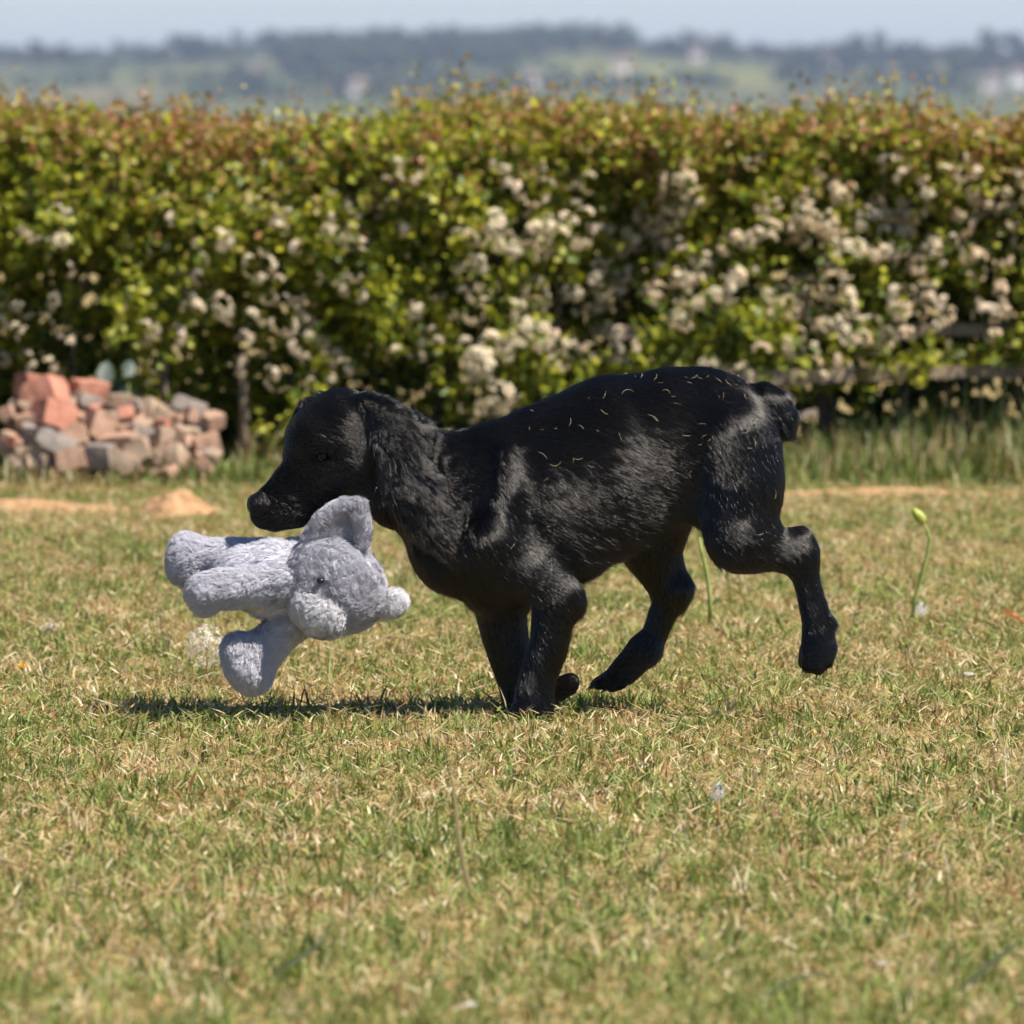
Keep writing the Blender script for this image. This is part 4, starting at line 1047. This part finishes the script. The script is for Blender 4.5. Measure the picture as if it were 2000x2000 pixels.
hw = [mat_noise('render_white', (.74, .71, .66), (.82, .79, .74), 1, .8, .2), mat_noise('render_pink', (.72, .62, .56), (.80, .70, .64), 1, .8, .2)]
hroof = mat_noise('far_roof', (.16, .12, .10), (.22, .165, .14), 2, .9, .1); hwin, n, p = mat_new('far_window'); p.inputs['Base Color'].default_value = (.03, .035, .045, 1); p.inputs['Roughness'].default_value = .1
def house(px, y, wd, dp, hh, mi, lab, rot=0.0, lift=0.0):
    x = place_far(px, y); g_ = float(ground_z(x, y))
    t = empty('far_house', (x, y, g_), (0, 0, rot)); tag(t, lab, 'house', 'houses on the far hill')
    a_, b_ = wd / 2, dp / 2
    V = [(-a_, -b_, -1.5), (a_, -b_, -1.5), (a_, b_, -1.5), (-a_, b_, -1.5), (-a_, -b_, hh), (a_, -b_, hh), (a_, b_, hh), (-a_, b_, hh), (-a_, 0, hh + dp * .38), (a_, 0, hh + dp * .38)]
    mesh_py('wall', V, [(0, 1, 5, 4), (1, 2, 6, 9, 5), (2, 3, 7, 6), (3, 0, 4, 8, 7)], hw[mi], t)
    e_ = .35
    V = [(-a_ - e_, -b_ - e_, hh - .2), (a_ + e_, -b_ - e_, hh - .2), (a_ + e_, 0, hh + dp * .38 + .12), (-a_ - e_, 0, hh + dp * .38 + .12), (-a_ - e_, b_ + e_, hh - .2), (a_ + e_, b_ + e_, hh - .2)]
    V += [(v[0], v[1], v[2] + .22) for v in V]
    mesh_py('roof', V, [(6, 7, 8, 9), (9, 8, 11, 10), (0, 3, 2, 1), (3, 4, 5, 2), (0, 1, 7, 6), (4, 10, 11, 5), (0, 6, 9, 3), (3, 9, 10, 4), (1, 2, 8, 7), (2, 5, 11, 8)], hroof, t)
    c = (a_ * .6, 0, hh + dp * .38); V = [(c[0] + sx * .4, c[1] + sy * .4, c[2] + z) for z in (-.6, 1.2) for sx, sy in ((-1, -1), (1, -1), (1, 1), (-1, 1))]
    mesh_py('chimney', V, [(0, 1, 5, 4), (1, 2, 6, 5), (2, 3, 7, 6), (3, 0, 4, 7), (4, 5, 6, 7)], hroof, t)
    for q in (-.55, 0, .55):
        xx = q * a_; V = [(xx - .5, -b_ - .04, hh - 1.9), (xx + .5, -b_ - .04, hh - 1.9), (xx + .5, -b_ - .04, hh - .7), (xx - .5, -b_ - .04, hh - .7)]
        V += [(v[0], v[1] + .1, v[2]) for v in V]
        mesh_py('window', V, [(0, 1, 2, 3), (1, 5, 6, 2), (0, 3, 7, 4), (3, 2, 6, 7), (0, 4, 5, 1)], hwin, t)
house(700, 2620, 8, 6, 4.6, 0, 'bright white house below the wooded crest on the far hill', .1)
house(505, 2830, 7, 6, 5.0, 1, 'pinkish house at the left end of the wooded crest on the far hill', -.1)
house(1213, 2905, 8, 6, 5.2, 1, 'pinkish white house left of the pale far field', .15)
house(1038, 2700, 8, 6, 5.0, 0, 'pale house low on the far hill below the wood', .3)
house(1360, 3160, 7, 6, 5.0, 1, 'small pale house at the top of the pale far field', .0)
house(1935, 2700, 8, 6, 6.0, 1, 'pinkish house low on the far hill near the right edge', -.1)
house(1985, 2780, 8, 6, 6.0, 0, 'pale house on the far hill at the right edge', .2)
house(1620, 3140, 8, 6, 5.0, 1, 'small pinkish house between the trees right of the pale far field', .1)

# ------------------------------------------------------------------ air between here and the hills
hz = mesh_py('haze', [(x, y, z) for z in (-40, 75) for x, y in ((-6500, -200), (6500, -200), (6500, 7500), (-6500, 7500))], [(3, 2, 1, 0), (4, 5, 6, 7), (0, 1, 5, 4), (1, 2, 6, 5), (2, 3, 7, 6), (3, 0, 4, 7)])
hm_ = bpy.data.materials.new('haze_air'); hm_.use_nodes = True; n = hm_.node_tree
n.nodes.remove(n.nodes['Principled BSDF'])
pv = n.nodes.new('ShaderNodeVolumePrincipled'); pv.inputs['Color'].default_value = (.58, .68, 1.0, 1); pv.inputs['Density'].default_value = .00013; pv.inputs['Anisotropy'].default_value = .2
n.links.new(pv.outputs[0], n.nodes['Material Output'].inputs['Volume'])
hz.data.materials.append(hm_)
tag(hz, kind='stuff')
